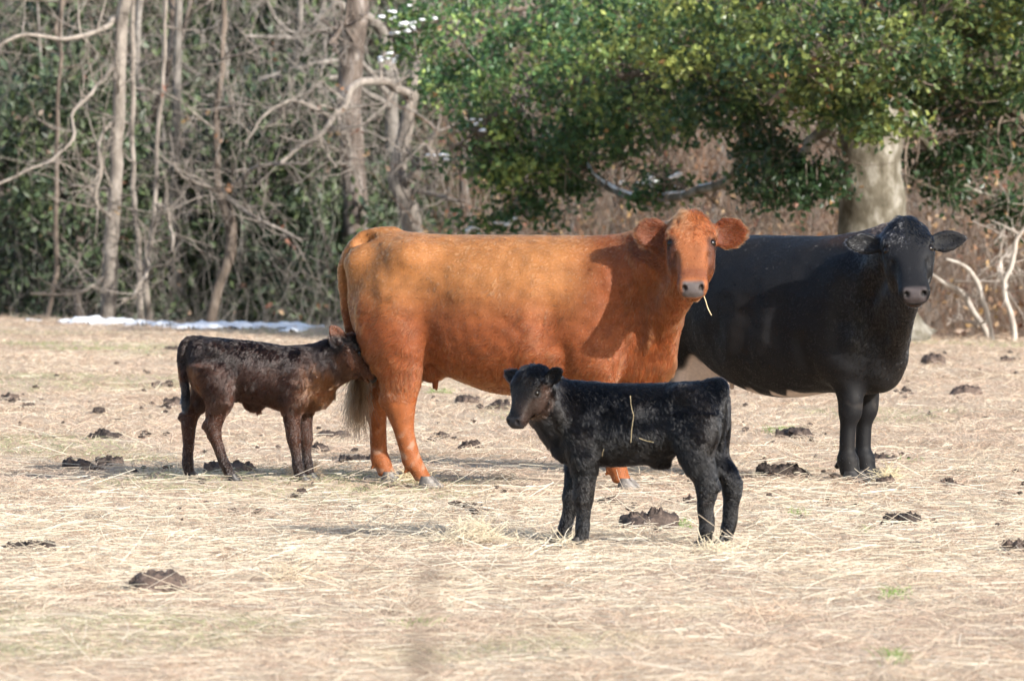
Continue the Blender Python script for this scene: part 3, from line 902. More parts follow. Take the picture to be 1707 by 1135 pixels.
def dung_pat(px, py, w, h, label, seed, lumps=0):
    r = np.random.default_rng(seed)
    Yd = EYE * FP / (py - 298); s = Yd / FP
    x = (px - 853.5) * s
    W_ = w * s * .45; D_ = max(W_ * .8, .05); H_ = h * s * .68
    V, Q, base = [], [], 0
    blobs = [(0, 0, W_, D_, H_ * (.8 if lumps else 1))]
    for k in range(lumps + 2):
        a = r.uniform(-.8, .8)
        blobs.append((a * W_, r.uniform(-.5, .3) * D_, W_ * r.uniform(.22, .42), D_ * r.uniform(.25, .5), H_ * r.uniform(.55, 1.1 if lumps else .7)))
    wv, wv2 = Waves(seed * 3 + 1, 2.2 / max(W_, .05) * .5), Waves(seed * 3 + 2, 22)
    nu, nv = 30, 9
    for bx, by, ww, dd, hh in blobs:
        u = np.arange(nu) * 2 * math.pi / nu
        v = np.linspace(0, 1, nv)
        rr = 1 - v
        X = bx + ww * rr[:, None] * np.cos(u); Yy = by + dd * rr[:, None] * np.sin(u)
        Zz = hh * np.sqrt(np.clip(1 - rr[:, None] ** 2.4, 0, 1)) * np.ones(nu)
        P = np.stack([X, Yy, Zz], -1)
        k1 = 1 + .28 * wv(P + seed)[..., None] * np.array([1, 1, .6])
        c0 = np.array([bx, by, 0])
        P = c0 + (P - c0) * k1
        P[..., 2] += .010 * wv2(P) * (v[:, None] > .05) + .006 * r.normal(size=P.shape[:2]) * (v[:, None] > .05)
        P[..., 2] = np.maximum(P[..., 2], -.004)
        P[0, :, 2] = -.01
        V.append(P.reshape(-1, 3))
        i = np.arange(nv - 1)[:, None] * nu + np.arange(nu)[None, :]
        j = np.arange(nv - 1)[:, None] * nu + ((np.arange(nu) + 1) % nu)[None, :]
        Q.append(np.stack([i, j, j + nu, i + nu], -1).reshape(-1, 4) + base); base += nu * nv
    o = mesh_np('dung_pat', np.concatenate(V), np.concatenate(Q), dung_m)
    o.location = (x, Yd, float(ground_z(x, Yd)) + .012)
    tag(o, label, 'dung', 'dung pats on the pasture')
    return o


PATS = [
    (262, 982, 122, 28, 'flat brown dung pat lying nearest the camera in the hay', 0),
    (50, 922, 92, 18, 'dark dung pat at the picture\'s edge, behind the nearest one', 1),
    (130, 781, 58, 17, 'dark grey dung pat, first of a pair lying before the brown calf', 1),
    (184, 776, 50, 17, 'dark grey crumbled dung pat, calf-side one of a pair', 2),
    (178, 731, 60, 13, 'crusty brown dung pat above the dark grey pair', 1),
    (16, 666, 38, 11, 'dark dung pat cut off by the picture edge behind the pair', 0),
    (48, 677, 28, 5, 'thin scrap of dung just below the cut-off dark pat', 1),
    (288, 681, 40, 16, 'brown dung pat half hidden behind the brown calf\'s tail', 0),
    (268, 643, 32, 7, 'small dung pat farther back above the brown calf\'s tail', 1),
    (290, 585, 40, 4, 'faint dung scrap near the snow above the brown calf', 1),
    (165, 690, 26, 6, 'little dung lump above the crusty brown pat', 0),
    (385, 785, 90, 17, 'broken dung pat under the brown calf\'s belly, between its legs', 3),
    (555, 726, 64, 8, 'long flat dung streak under the red cow\'s tail switch', 2),
    (530, 752, 42, 10, 'grey dung pat beside the brown calf\'s forelegs', 0),
    (600, 770, 70, 8, 'crumbled dung left of the red cow\'s hind hooves', 4),
    (776, 672, 44, 12, 'dark dung pat under the red cow\'s belly near the udder', 0),
    (834, 684, 44, 14, 'dark dung pat under the red cow\'s belly next to the black calf\'s head', 1),
    (738, 727, 30, 8, 'small grey dung pat in front of the red cow\'s hind legs', 0),
    (785, 747, 44, 7, 'crumbly dung bits between the red cow\'s hind legs and black calf', 3),
    (780, 851, 64, 7, 'thin dark dung scrap in hay before the black calf\'s forelegs', 3),
    (1078, 880, 108, 34, 'tall lumpy brown dung heap between the black calf\'s legs', 1),
    (1018, 841, 44, 9, 'small dung bits behind the black calf\'s forelegs', 3),
    (1150, 841, 26, 8, 'small dung lump by the black calf\'s hind leg', 1),
    (1326, 728, 68, 19, 'brown dung pat in green grass under the black cow\'s belly', 1),
    (1302, 794, 88, 20, 'black knobbly dung behind the black cow\'s front hooves', 5),
    (1476, 809, 38, 16, 'round dung lump just in front of the black cow\'s hooves', 1),
    (1583, 810, 28, 9, 'small dung crumb right of the black cow\'s hooves', 2),
    (1470, 771, 56, 8, 'reddish crumbled dung behind the black cow\'s far hoof', 4),
    (1551, 606, 46, 22, 'knobbly dung lump farthest back beside the tree trunk', 3),
    (1608, 657, 50, 16, 'smooth dark dung pat alone in the grass right of the black cow', 0),
    (1510, 656, 24, 9, 'small dung piece behind the black cow\'s chest', 1),
    (1508, 874, 70, 24, 'peaked brown dung pat in the grass below the black cow', 1),
    (1692, 916, 64, 15, 'crumbled dung cut off at the picture\'s edge below the black cow', 3),
    (1678, 602, 20, 5, 'tiny dung scrap at the far edge near the bleached saplings', 0),
    (505, 824, 20, 5, 'single dung nugget on hay below the brown calf\'s front hoof', 0),
]
for k, (a, b, w, h, lab, lm) in enumerate(PATS):
    dung_pat(a, b, w, h, lab, 700 + k, lm)


def crumbs():
    r = np.random.default_rng(808)
    V, Q, base = [], [], 0
    ico = np.array([(math.cos(u) * math.sin(v), math.sin(u) * math.sin(v), math.cos(v)) for v in (.05, 1.0, 2.0, 3.09) for u in np.arange(6) * 2 * math.pi / 6])
    iq = np.array([(i * 6 + j, i * 6 + (j + 1) % 6, (i + 1) * 6 + (j + 1) % 6, (i + 1) * 6 + j) for i in range(3) for j in range(6)])
    for k in range(230):
        if r.random() < .6:
            a, b, w, h, lab, lm = PATS[r.integers(len(PATS))]
            px = a + r.normal(0, w * .8); py = b + r.normal(0, 6)
        else:
            px = r.uniform(-40, 1750); py = 590 + 300 * r.random() ** 1.2
        py = max(py, 575)
        Yd = EYE * FP / (py - 298); x = (px - 853.5) * Yd / FP
        s = r.uniform(.006, .020)
        V.append(np.array([x, Yd, float(ground_z(x, Yd)) + .014]) + ico * s * np.array([1.5, 1.2, .8]) * (1 + .3 * r.normal(size=(24, 1)))); Q.append(iq + base); base += 24
    o = mesh_np('dung_crumbs', np.concatenate(V), np.concatenate(Q), dung_m, None, False)
    tag(o, 'scattered dark crumbs of dung among the dry grass', 'dung crumbs', kind='stuff')


crumbs()

# ------------------------------------------------------------------ animal builder: smooth blended volumes -> one skin
from mathutils.kdtree import KDTree


class Field:
    def __init__(s, lo, hi, h):
        s.lo = np.array(lo, float); s.h = h
        n = np.ceil((np.array(hi) - s.lo) / h).astype(int) + 1
        s.ax = [s.lo[i] + h * np.arange(n[i]) for i in range(3)]
        s.V = np.full(n, 1.0, dtype=np.float32)

    def _slice(s, lo, hi):
        a = np.maximum(np.floor((lo - s.lo) / s.h).astype(int), 0)
        b = np.minimum(np.ceil((hi - s.lo) / s.h).astype(int) + 1, np.array(s.V.shape))
        return tuple(slice(a[i], b[i]) for i in range(3)), [s.ax[i][a[i]:b[i]] for i in range(3)]

    def _ev(s, prim, k):
        fn, lo, hi = prim
        m = k + 2.5 * s.h + .01
        sl, ax = s._slice(lo - m, hi + m)
        X, Y, Z = np.meshgrid(*ax, indexing='ij', sparse=False)
        return sl, fn(np.stack([X, Y, Z], -1).astype(np.float32))

    def add(s, prim, k=.03):
        sl, d = s._ev(prim, k)
        a = s.V[sl]
        h = np.maximum(k - np.abs(a - d), 0) / k
        s.V[sl] = np.minimum(a, d) - h * h * k * .25
        return s

    def sub(s, prim, k=.02):
        sl, d = s._ev(prim, k)
        a = s.V[sl]; d = -d
        h = np.maximum(k - np.abs(a - d), 0) / k
        s.V[sl] = np.maximum(a, d) + h * h * k * .25
        return s

    def mesh(s, smooth=3):
        V, h = s.V, s.h
        S = V < 0
        nx, ny, nz = V.shape
        c = np.zeros((nx-1, ny-1, nz-1), dtype=np.uint8)
        for dx in (0, 1):
            for dy in (0, 1):
                for dz in (0, 1):
                    c += S[dx:nx-1+dx, dy:ny-1+dy, dz:nz-1+dz]
        cells = np.argwhere((c > 0) & (c < 8))
        idx = np.full(c.shape, -1, dtype=np.int32)
        idx[tuple(cells.T)] = np.arange(len(cells))
        acc = np.zeros((len(cells), 3)); cnt = np.zeros(len(cells))
        corners = [(a, b, d) for a in (0, 1) for b in (0, 1) for d in (0, 1)]
        val = {co: V[cells[:, 0]+co[0], cells[:, 1]+co[1], cells[:, 2]+co[2]] for co in corners}
        for co in corners:
            for ax in range(3):
                if co[ax] == 0:
                    c2 = list(co); c2[ax] = 1; c2 = tuple(c2)
                    a, b = val[co], val[c2]
                    m = (a < 0) != (b < 0)
                    t = a[m] / (a[m] - b[m])
                    p = np.tile(np.array(co, float), (m.sum(), 1)); p[:, ax] = t
                    acc[m] += p; cnt[m] += 1
        P = s.lo + h * (cells + acc / cnt[:, None])
        Q = []
        for ax in range(3):
            o = [a for a in range(3) if a != ax]
            sh = [slice(None)] * 3; sh2 = [slice(None)] * 3
            sh[ax] = slice(0, -1); sh2[ax] = slice(1, None)
            A, B = S[tuple(sh)], S[tuple(sh2)]
            e = np.argwhere(A != B)
            ok = (e[:, o[0]] > 0) & (e[:, o[1]] > 0) & (e[:, o[0]] < V.shape[o[0]]-1) & (e[:, o[1]] < V.shape[o[1]]-1)
            e = e[ok]
            flip = A[tuple(e.T)]
            q = []
            for d0, d1 in ((-1, -1), (0, -1), (0, 0), (-1, 0)):
                f = e.copy(); f[:, o[0]] += d0; f[:, o[1]] += d1
                q.append(idx[tuple(f.T)])
            q = np.stack(q, 1)
            if ax == 1: flip = ~flip
            q = np.where(flip[:, None], q, q[:, ::-1])
            Q.append(q)
        Q = np.concatenate(Q)
        # keep one continuous skin, relax it a little
        n = len(P)
        E = np.concatenate([Q[:, [0, 1]], Q[:, [1, 2]], Q[:, [2, 3]], Q[:, [3, 0]]])
        deg = np.bincount(E.ravel(), minlength=n).astype(float)[:, None]
        for it in range(smooth):
            for lam in (.5, -.52) if it % 3 else (.5,):
                s_ = np.zeros_like(P)
                for cc in range(3):
                    s_[:, cc] = np.bincount(E[:, 0], P[E[:, 1], cc], n) + np.bincount(E[:, 1], P[E[:, 0], cc], n)
                P = P + lam * (s_ / deg - P)
        return P, Q


def frame(t, up):
    """columns: t axis, lateral, up"""
    t = unit(t); up = np.asarray(up, float)
    u = unit(up - t * np.dot(up, t))
    a = np.cross(u, t)
    return np.stack([t, a, u], 1)


def ell(c, r, R=None):
    c = np.array(c, float); r = np.array(r if np.ndim(r) else (r, r, r), float)
    Rm = np.eye(3) if R is None else np.asarray(R, float)
    ext = np.abs(Rm) @ r

    def fn(p):
        q = (p - c.astype(np.float32)) @ Rm.astype(np.float32)
        k0 = np.sqrt(((q / r.astype(np.float32)) ** 2).sum(-1))
        k1 = np.sqrt(((q / (r * r).astype(np.float32)) ** 2).sum(-1)) + 1e-6
        return np.where(k0 < 1e-3, -r.min(), k0 * (k0 - 1) / k1).astype(np.float32)
    return fn, c - ext, c + ext


def cone(a, b, ra, rb):
    a = np.array(a, np.float32); b = np.array(b, np.float32)
    ba = b - a; L2 = float(ba @ ba)

    def fn(p):
        pa = p - a
        t = np.clip((pa @ ba) / L2, 0, 1)
        return np.sqrt(((pa - t[..., None] * ba) ** 2).sum(-1)) - (ra + (rb - ra) * t)
    R = max(ra, rb)
    return fn, np.minimum(a, b) - R, np.maximum(a, b) + R


def loft(O, Rm, st, n=2.0, tap=0.0):
    """st rows: t, a, b, wa, up, dn  (axis position, centre offsets, half width, upper and lower half height)"""
    O = np.array(O, float); Rm = np.asarray(Rm, float); st = np.asarray(st, float)
    T = np.linspace(st[0, 0], st[-1, 0], 240)
    tab = [pchip(st[:, 0], st[:, c], T).astype(np.float32) for c in range(1, 6)]
    Tf = T.astype(np.float32)
    pts = []
    for r in st:
        for da in (-r[3] * 1.3, r[3] * 1.3):
            for db in (-r[5], r[4]):
                pts.append(O + Rm @ np.array([r[0], r[1] + da, r[2] + db]))
    pts = np.array(pts)

    def fn(p):
        q = (p - O.astype(np.float32)) @ Rm.astype(np.float32)
        t, a, b = q[..., 0], q[..., 1], q[..., 2]
        tc = np.clip(t, Tf[0], Tf[-1])
        ca, cb, wa, up, dn = [np.interp(tc, Tf, y).astype(np.float32) for y in tab]
        a = a - ca; b = b - cb
        rb = np.where(b > 0, up, dn)
        if tap:
            wa = wa * (1 + tap * np.clip(b / rb, -1, 1))
        qn = ((np.abs(a) / wa) ** n + (np.abs(b) / rb) ** n) ** (1 / n)
        r = np.sqrt(a * a + b * b)
        d = np.where(qn < .02, -np.minimum(wa, rb), r * (1 - 1 / np.maximum(qn, .02)))
        ex = np.abs(t - tc)
        return np.where(ex > 0, np.sqrt(np.maximum(d, 0) ** 2 + ex * ex), d).astype(np.float32)
    return fn, pts.min(0), pts.max(0)


Z_FR = np.array([[0., 1, 0], [0, 0, 1], [1, 0, 0]])   # axis z; a = x, b = y


def leg(st, y0):
    """rows: z, x, dy, r_x, r_y  (from ground up)"""
    st = np.array(sorted(st))
    rows = [(r[0], r[1], y0 + r[2], r[3], r[4], r[4]) for r in st]
    return loft((0, 0, 0), Z_FR, rows, n=2.0)


def chain(Fd, pts, k=.02):
    for p, q in zip(pts[:-1], pts[1:]):
        Fd.add(cone(p[:3], q[:3], p[3], q[3]), k)


def build_head(Fd, O, R, s, kind):
    """R columns: t (poll -> muzzle), lateral (animal's left), u (out of the forehead). Returns eye places."""
    L = lambda t, a, u: np.array(O) + R @ (np.array([t, a, u]) * s)
    if kind == 'cow':
        st = [(-.045, 0, 0, .05, .03, .05), (-.02, 0, 0, .085, .06, .09), (.03, 0, 0, .112, .078, .12), (.10, 0, 0, .128, .086, .14),
              (.17, 0, 0, .130, .082, .15), (.24, 0, -.002, .112, .074, .145), (.31, 0, -.006, .090, .068, .115),
              (.37, 0, -.008, .079, .062, .090), (.42, 0, -.01, .080, .060, .078), (.465, 0, -.012, .084, .058, .07),
              (.50, 0, -.016, .072, .046, .055), (.518, 0, -.018, .04, .026, .03)]
        Fd.add(loft(O, R, np.array(st) * s, n=2.5, tap=.16), .05)
        for g in (-1, 1):
            Fd.add(ell(L(.128, g*.108, .050), np.array((.045, .030, .028)) * s, R), .03*s)     # brow
            Fd.add(ell(L(.225, g*.100, -.035), np.array((.06, .022, .05)) * s, R), .04*s)    # cheek bone
            Fd.add(ell(L(.20, g*.085, -.10), np.array((.09, .030, .06)) * s, R), .04*s)      # jaw muscle
            Fd.sub(ell(L(.178, g*.134, .046), np.array((.026, .022, .022)) * s, R), .014*s)   # eye socket
            Fd.add(ell(L(.198, g*.122, .030), np.array((.016, .010, .012)) * s, R), .012*s)   # lower lid
            Fd.sub(ell(L(.31, g*.090, .030), np.array((.06, .012, .022)) * s, R), .03*s)     # hollow under the eye
            Fd.add(ell(L(.478, g*.050, .022), np.array((.026, .026, .022)) * s, R), .015*s)   # nostril wing
            Fd.sub(ell(L(.506, g*.046, .020), np.array((.026, .012, .016)) * s, R), .008*s)   # nostril
        Fd.add(ell(L(.438, 0, -.072), np.array((.06, .055, .022)) * s, R), .02*s)             # chin
        Fd.sub(ell(L(.49, 0, -.058), np.array((.045, .075, .006)) * s, R), .008*s)            # mouth line
        Fd.add(ell(L(-.005, 0, .045), np.array((.06, .06, .05)) * s, R), .05*s)               # poll
        eyes = [(L(.178, g*.110, .040), .0245*s) for g in (-1, 1)]
    else:
        st = [(-.045, 0, 0, .05, .035, .06), (-.02, 0, 0, .085, .07, .10), (.03, 0, 0, .115, .092, .13), (.10, 0, 0, .128, .098, .145),
              (.17, 0, 0, .122, .085, .145), (.23, 0, -.004, .098, .072, .125), (.29, 0, -.01, .080, .062, .098),
              (.34, 0, -.012, .074, .056, .080), (.385, 0, -.014, .077, .053, .07), (.42, 0, -.018, .068, .045, .055), (.44, 0, -.02, .04, .026, .03)]
        Fd.add(loft(O, R, np.array(st) * s, n=2.3, tap=.12), .05)
        for g in (-1, 1):
            Fd.add(ell(L(.130, g*.104, .040), np.array((.045, .026, .028)) * s, R), .03*s)
            Fd.add(ell(L(.20, g*.080, -.08), np.array((.08, .03, .055)) * s, R), .04*s)
            Fd.sub(ell(L(.172, g*.130, .022), np.array((.030, .022, .024)) * s, R), .016*s)
            Fd.add(ell(L(.198, g*.112, .016), np.array((.020, .010, .012)) * s, R), .012*s)
            Fd.add(ell(L(.395, g*.046, .018), np.array((.026, .026, .022)) * s, R), .015*s)
            Fd.sub(ell(L(.424, g*.044, .016), np.array((.026, .014, .017)) * s, R), .008*s)
        Fd.add(ell(L(.36, 0, -.066), np.array((.055, .05, .022)) * s, R), .02*s)
        Fd.sub(ell(L(.41, 0, -.055), np.array((.06, .08, .007)) * s, R), .008*s)
        eyes = [(L(.172, g*.107, .020), .026*s) for g in (-1, 1)]
    return eyes


def build_ear(Fd, base, d, face, ln, w, th, cup=.6, tip=.25):
    """leaf-shaped ear: axis d, hollow side turned to face"""
    R = frame(d, face)
    st = [(-.15*ln, 0, 0, .30*w, .26*w, .26*w), (0, 0, 0, .50*w, .40*w, .40*w), (.15*ln, 0, 0, .74*w, th*1.5, th*1.6), (.4*ln, 0, 0, w, th, th*1.2),
          (.62*ln, 0, 0, (.90 + .12*tip)*w, th, th), (.80*ln, 0, 0, (.62 + .30*tip)*w, th*.8, th*.8), (.92*ln, 0, 0, (.34 + .36*tip)*w, th*.6, th*.6), (.98*ln, 0, 0, (.12 + .28*tip)*w, th*.45, th*.45), (1.01*ln, 0, 0, .10*w, th*.3, th*.3)]
    Fd.add(loft(base, R, st), .02)
    Fd.sub(ell(np.array(base) + R @ np.array([.52*ln, 0, th*1.2]), (.42*ln, .70*w, th*1.2*cup + .004), R), .012)


def place(o, M):
    o.matrix_world = M


def grid_sphere(name, c, r, mat, parent, nseg=20):
    V, Q = [], []
    for i in range(nseg // 2 + 1):
        th = math.pi * i / (nseg // 2)
        for j in range(nseg):
            ph = 2 * math.pi * j / nseg
            V.append((r*math.sin(th)*math.cos(ph), r*math.sin(th)*math.sin(ph), r*math.cos(th)))
    for i in range(nseg // 2):
        for j in range(nseg):
            Q.append((i*nseg+j, (i+1)*nseg+j, (i+1)*nseg+(j+1) % nseg, i*nseg+(j+1) % nseg))
    return mesh_np(name, np.array(V) + np.array(c), np.array(Q), mat, parent)


def make_hoof(name, x, y, z0, ln, wd, ht, ang, mat, parent):
    """cloven hoof: two claws side by side, toe forward, slanting front wall"""
    V, Q, T = [], [], []
    ca, sa = math.cos(ang), math.sin(ang)
    base = 0
    for g in (-1, 1):
        rings = []
        for zz, fx, bx, ww in ((0.0, .62, -.38, .50), (.12, .63, -.39, .52), (.55, .40, -.36, .48), (1.0, .17, -.30, .42)):
            ring = []
            for k in range(14):
                a = 2 * math.pi * k / 14
                cx = math.cos(a); cy = math.sin(a)
                px = (fx if cx > 0 else -bx) * cx * ln
                if cx > 0: cyv = cy * (1 - .35 * cx * cx)
                else: cyv = cy
                py = g * wd * .27 + cyv * ww * wd * .5
                if g * py < wd * .025: py = g * wd * .025
                ring.append((x + ca*px - sa*py, y + sa*px + ca*py, z0 + zz * ht))
            rings.append(ring)
        for r in rings: V += r
        for i in range(len(rings) - 1):
            for k in range(14):
                Q.append((base+i*14+k, base+i*14+(k+1) % 14, base+(i+1)*14+(k+1) % 14, base+(i+1)*14+k))
        base += len(rings) * 14
    return mesh_np(name, np.array(V), np.array(Q), mat, parent)


def vertex_normals(P, Q):
    fn = np.cross(P[Q[:, 2]] - P[Q[:, 0]], P[Q[:, 3]] - P[Q[:, 1]])
    N = np.zeros_like(P)
    for c in range(4):
        for k in range(3):
            N[:, k] += np.bincount(Q[:, c], fn[:, k], len(P))
    return N / (np.linalg.norm(N, axis=1)[:, None] + 1e-12), fn


def fur(name, P, Q, N, fn, count, lenf, flowf, colf, mat, parent, seed, lift=.25, rad=.0008, clump=.5, cfreq=9, k=4, tuft=30, tie=.6, tone=.16):
    r = np.random.default_rng(seed)
    area = np.linalg.norm(fn, axis=1)
    f = r.choice(len(Q), count, p=area / area.sum())
    u, v = r.random(count)[:, None], r.random(count)[:, None]
    q = Q[f]
    root = (P[q[:, 0]]*(1-u)*(1-v) + P[q[:, 1]]*u*(1-v) + P[q[:, 2]]*u*v + P[q[:, 3]]*(1-u)*v)
    n = (N[q[:, 0]]*(1-u)*(1-v) + N[q[:, 1]]*u*(1-v) + N[q[:, 2]]*u*v + N[q[:, 3]]*(1-u)*v)
    n /= np.linalg.norm(n, axis=1)[:, None] + 1e-9
    ln = lenf(root, n)
    keep = ln > .002
    root, n, ln = root[keep], n[keep], ln[keep]
    fl = flowf(root, n)
    w1, w2, w3 = Waves(seed+1, cfreq), Waves(seed+2, cfreq), Waves(seed+3, cfreq)
    fl = fl + clump * np.stack([w1(root), w2(root), w3(root)], -1) + .22 * r.normal(size=root.shape)
    fl = fl - n * (fl * n).sum(-1)[:, None]
    fl /= np.linalg.norm(fl, axis=1)[:, None] + 1e-9
    ln = ln * r.uniform(.6, 1.15, len(ln))
    lf = lift * r.uniform(.5, 1.6, len(ln))
    d = fl + n * lf[:, None]
    d /= np.linalg.norm(d, axis=1)[:, None]
    s = np.linspace(0, 1, k)[None, :, None]
    L = ln[:, None, None]
    pts = root[:, None, :] - n[:, None, :] * .001 + L * (s * d[:, None, :] - .35 * s * s * lf[:, None, None] * n[:, None, :])
    # hairs gather into small tufts round every tuft-th hair
    kd = KDTree(len(root) // tuft + 1)
    gi = np.arange(0, len(root), tuft)
    for j_, g_ in enumerate(gi): kd.insert(root[g_], j_)
    kd.balance()
    own = gi[np.fromiter((kd.find(q_)[1] for q_ in root), dtype=np.int64, count=len(root))]
    sw = (s[..., 0] ** 1.4)[..., None] * (tie * r.uniform(.5, 1.15, len(ln)))[:, None, None]
    pts = pts + sw * (pts[own] - pts)
    tn = 1 + tone * r.normal(size=len(root))[own]
    rd = rad * (1 - .75 * s[..., 0] ** 1.5) * r.uniform(.7, 1.2, len(ln))[:, None]
    wc = Waves(seed+4, cfreq*4)
    cols = colf(root, n) * (r.uniform(.78, 1.2, len(ln)) * np.clip(tn, .5, 1.6) * (1 + .08*np.clip(wc(root*np.array([1.2, 1, .5])), -1, 1)))[:, None]
    return hair_np(name, pts, rd, np.clip(cols, 0.001, .95), mat, parent)


def hair_mat(name, rough=.4, rad_rough=.5, ior=1.42):
    m = bpy.data.materials.new(name); m.use_nodes = True
    n, l = m.node_tree.nodes, m.node_tree.links
    n.remove(n['Principled BSDF'])
    a = n.new('ShaderNodeAttribute'); a.attribute_name = 'col'
    h = n.new('ShaderNodeBsdfHairPrincipled')
    h.model = 'CHIANG'; h.parametrization = 'COLOR'
    h.inputs['Roughness'].default_value = rough
    h.inputs['Radial Roughness'].default_value = rad_rough
    h.inputs['Random Roughness'].default_value = .2
    h.inputs['IOR'].default_value = ior
    l.new(a.outputs['Color'], h.inputs['Color'])
    l.new(h.outputs[0], n['Material Output'].inputs[0])
    return m

# ------------------------------------------------------------------ the four animals
FURQ = globals().get('FURQ', 1.0)
hair_m = hair_mat('animal hair', .36, .5)
dark_hair_m = hair_mat('dark brown animal hair', .20, .32, 1.45)
black_hair_m = hair_mat('black animal hair', .20, .34, 1.42)
cow_black_m = hair_mat('sleek black cow hair', .15, .28, 1.58)
skin_m = attr_mat('animal hide', rough=.65, spec=.25, noise=.12, nscale=60, bump=.15, bscale=150)
eye_m, _n, _l, _b = new_mat('dark wet eye')
_b.inputs['Base Color'].default_value = (.006, .004, .003, 1); _b.inputs['Roughness'].default_value = .12; _b.inputs['Specular IOR Level'].default_value = .35
nose_m = attr_mat('damp nose', rough=.35, spec=.5)


def horn_mat(name, c0, c1):
    m, n, l, b = new_mat(name)
    tc = n.new('ShaderNodeTexCoord')
    tx = n.new('ShaderNodeTexNoise'); tx.inputs['Scale'].default_value = 30; tx.inputs['Detail'].default_value = 5
    l.new(tc.outputs['Object'], tx.inputs['Vector'])
    cr = n.new('ShaderNodeValToRGB'); cr.color_ramp.elements[0].color = (*c0, 1); cr.color_ramp.elements[1].color = (*c1, 1)
    cr.color_ramp.elements[0].position = .35; cr.color_ramp.elements[1].position = .65
    l.new(tx.outputs[0], cr.inputs[0]); l.new(cr.outputs[0], b.inputs['Base Color'])
    b.inputs['Roughness'].default_value = .55
    return m


hoof_grey = horn_mat('grey hoof horn', (.05, .045, .042), (.20, .18, .16))
hoof_dark = horn_mat('dark hoof horn', (.012, .011, .011), (.05, .045, .04))


def sstep(a, b, x):
    t = np.clip((x - a) / (b - a), 0, 1)
    return t * t * (3 - 2 * t)


def mixc(c0, c1, w):
    return c0 + (np.asarray(c1) - c0) * w[:, None]


def add_eyes(root, eyes):
    for c, r in eyes:
        grid_sphere('eye', c, r, eye_m, root)


def world_to_local(rz):
    c, s = math.cos(rz), math.sin(rz)
    return np.array([[c, s, 0], [-s, c, 0], [0, 0, 1]])   # world vector -> local vector


def head_coords(O, R, s):
    """head-space coordinates; points that are not on the head or ears are sent far away"""
    def fn(p):
        h = ((p - np.array(O)) @ R) / s
        a = np.abs(h[:, 1])
        onhead = (h[:, 0] > -.15) & (h[:, 0] < .58) & (a < .175) & (h[:, 2] > -.20) & (h[:, 2] < .20)
        onear = (a >= .12) & (a < .42) & (h[:, 0] > -.24) & (h[:, 0] < .20) & (h[:, 2] > -.17) & (h[:, 2] < .17)
        return np.where((onhead | onear)[:, None], h, -9.0)
    return fn


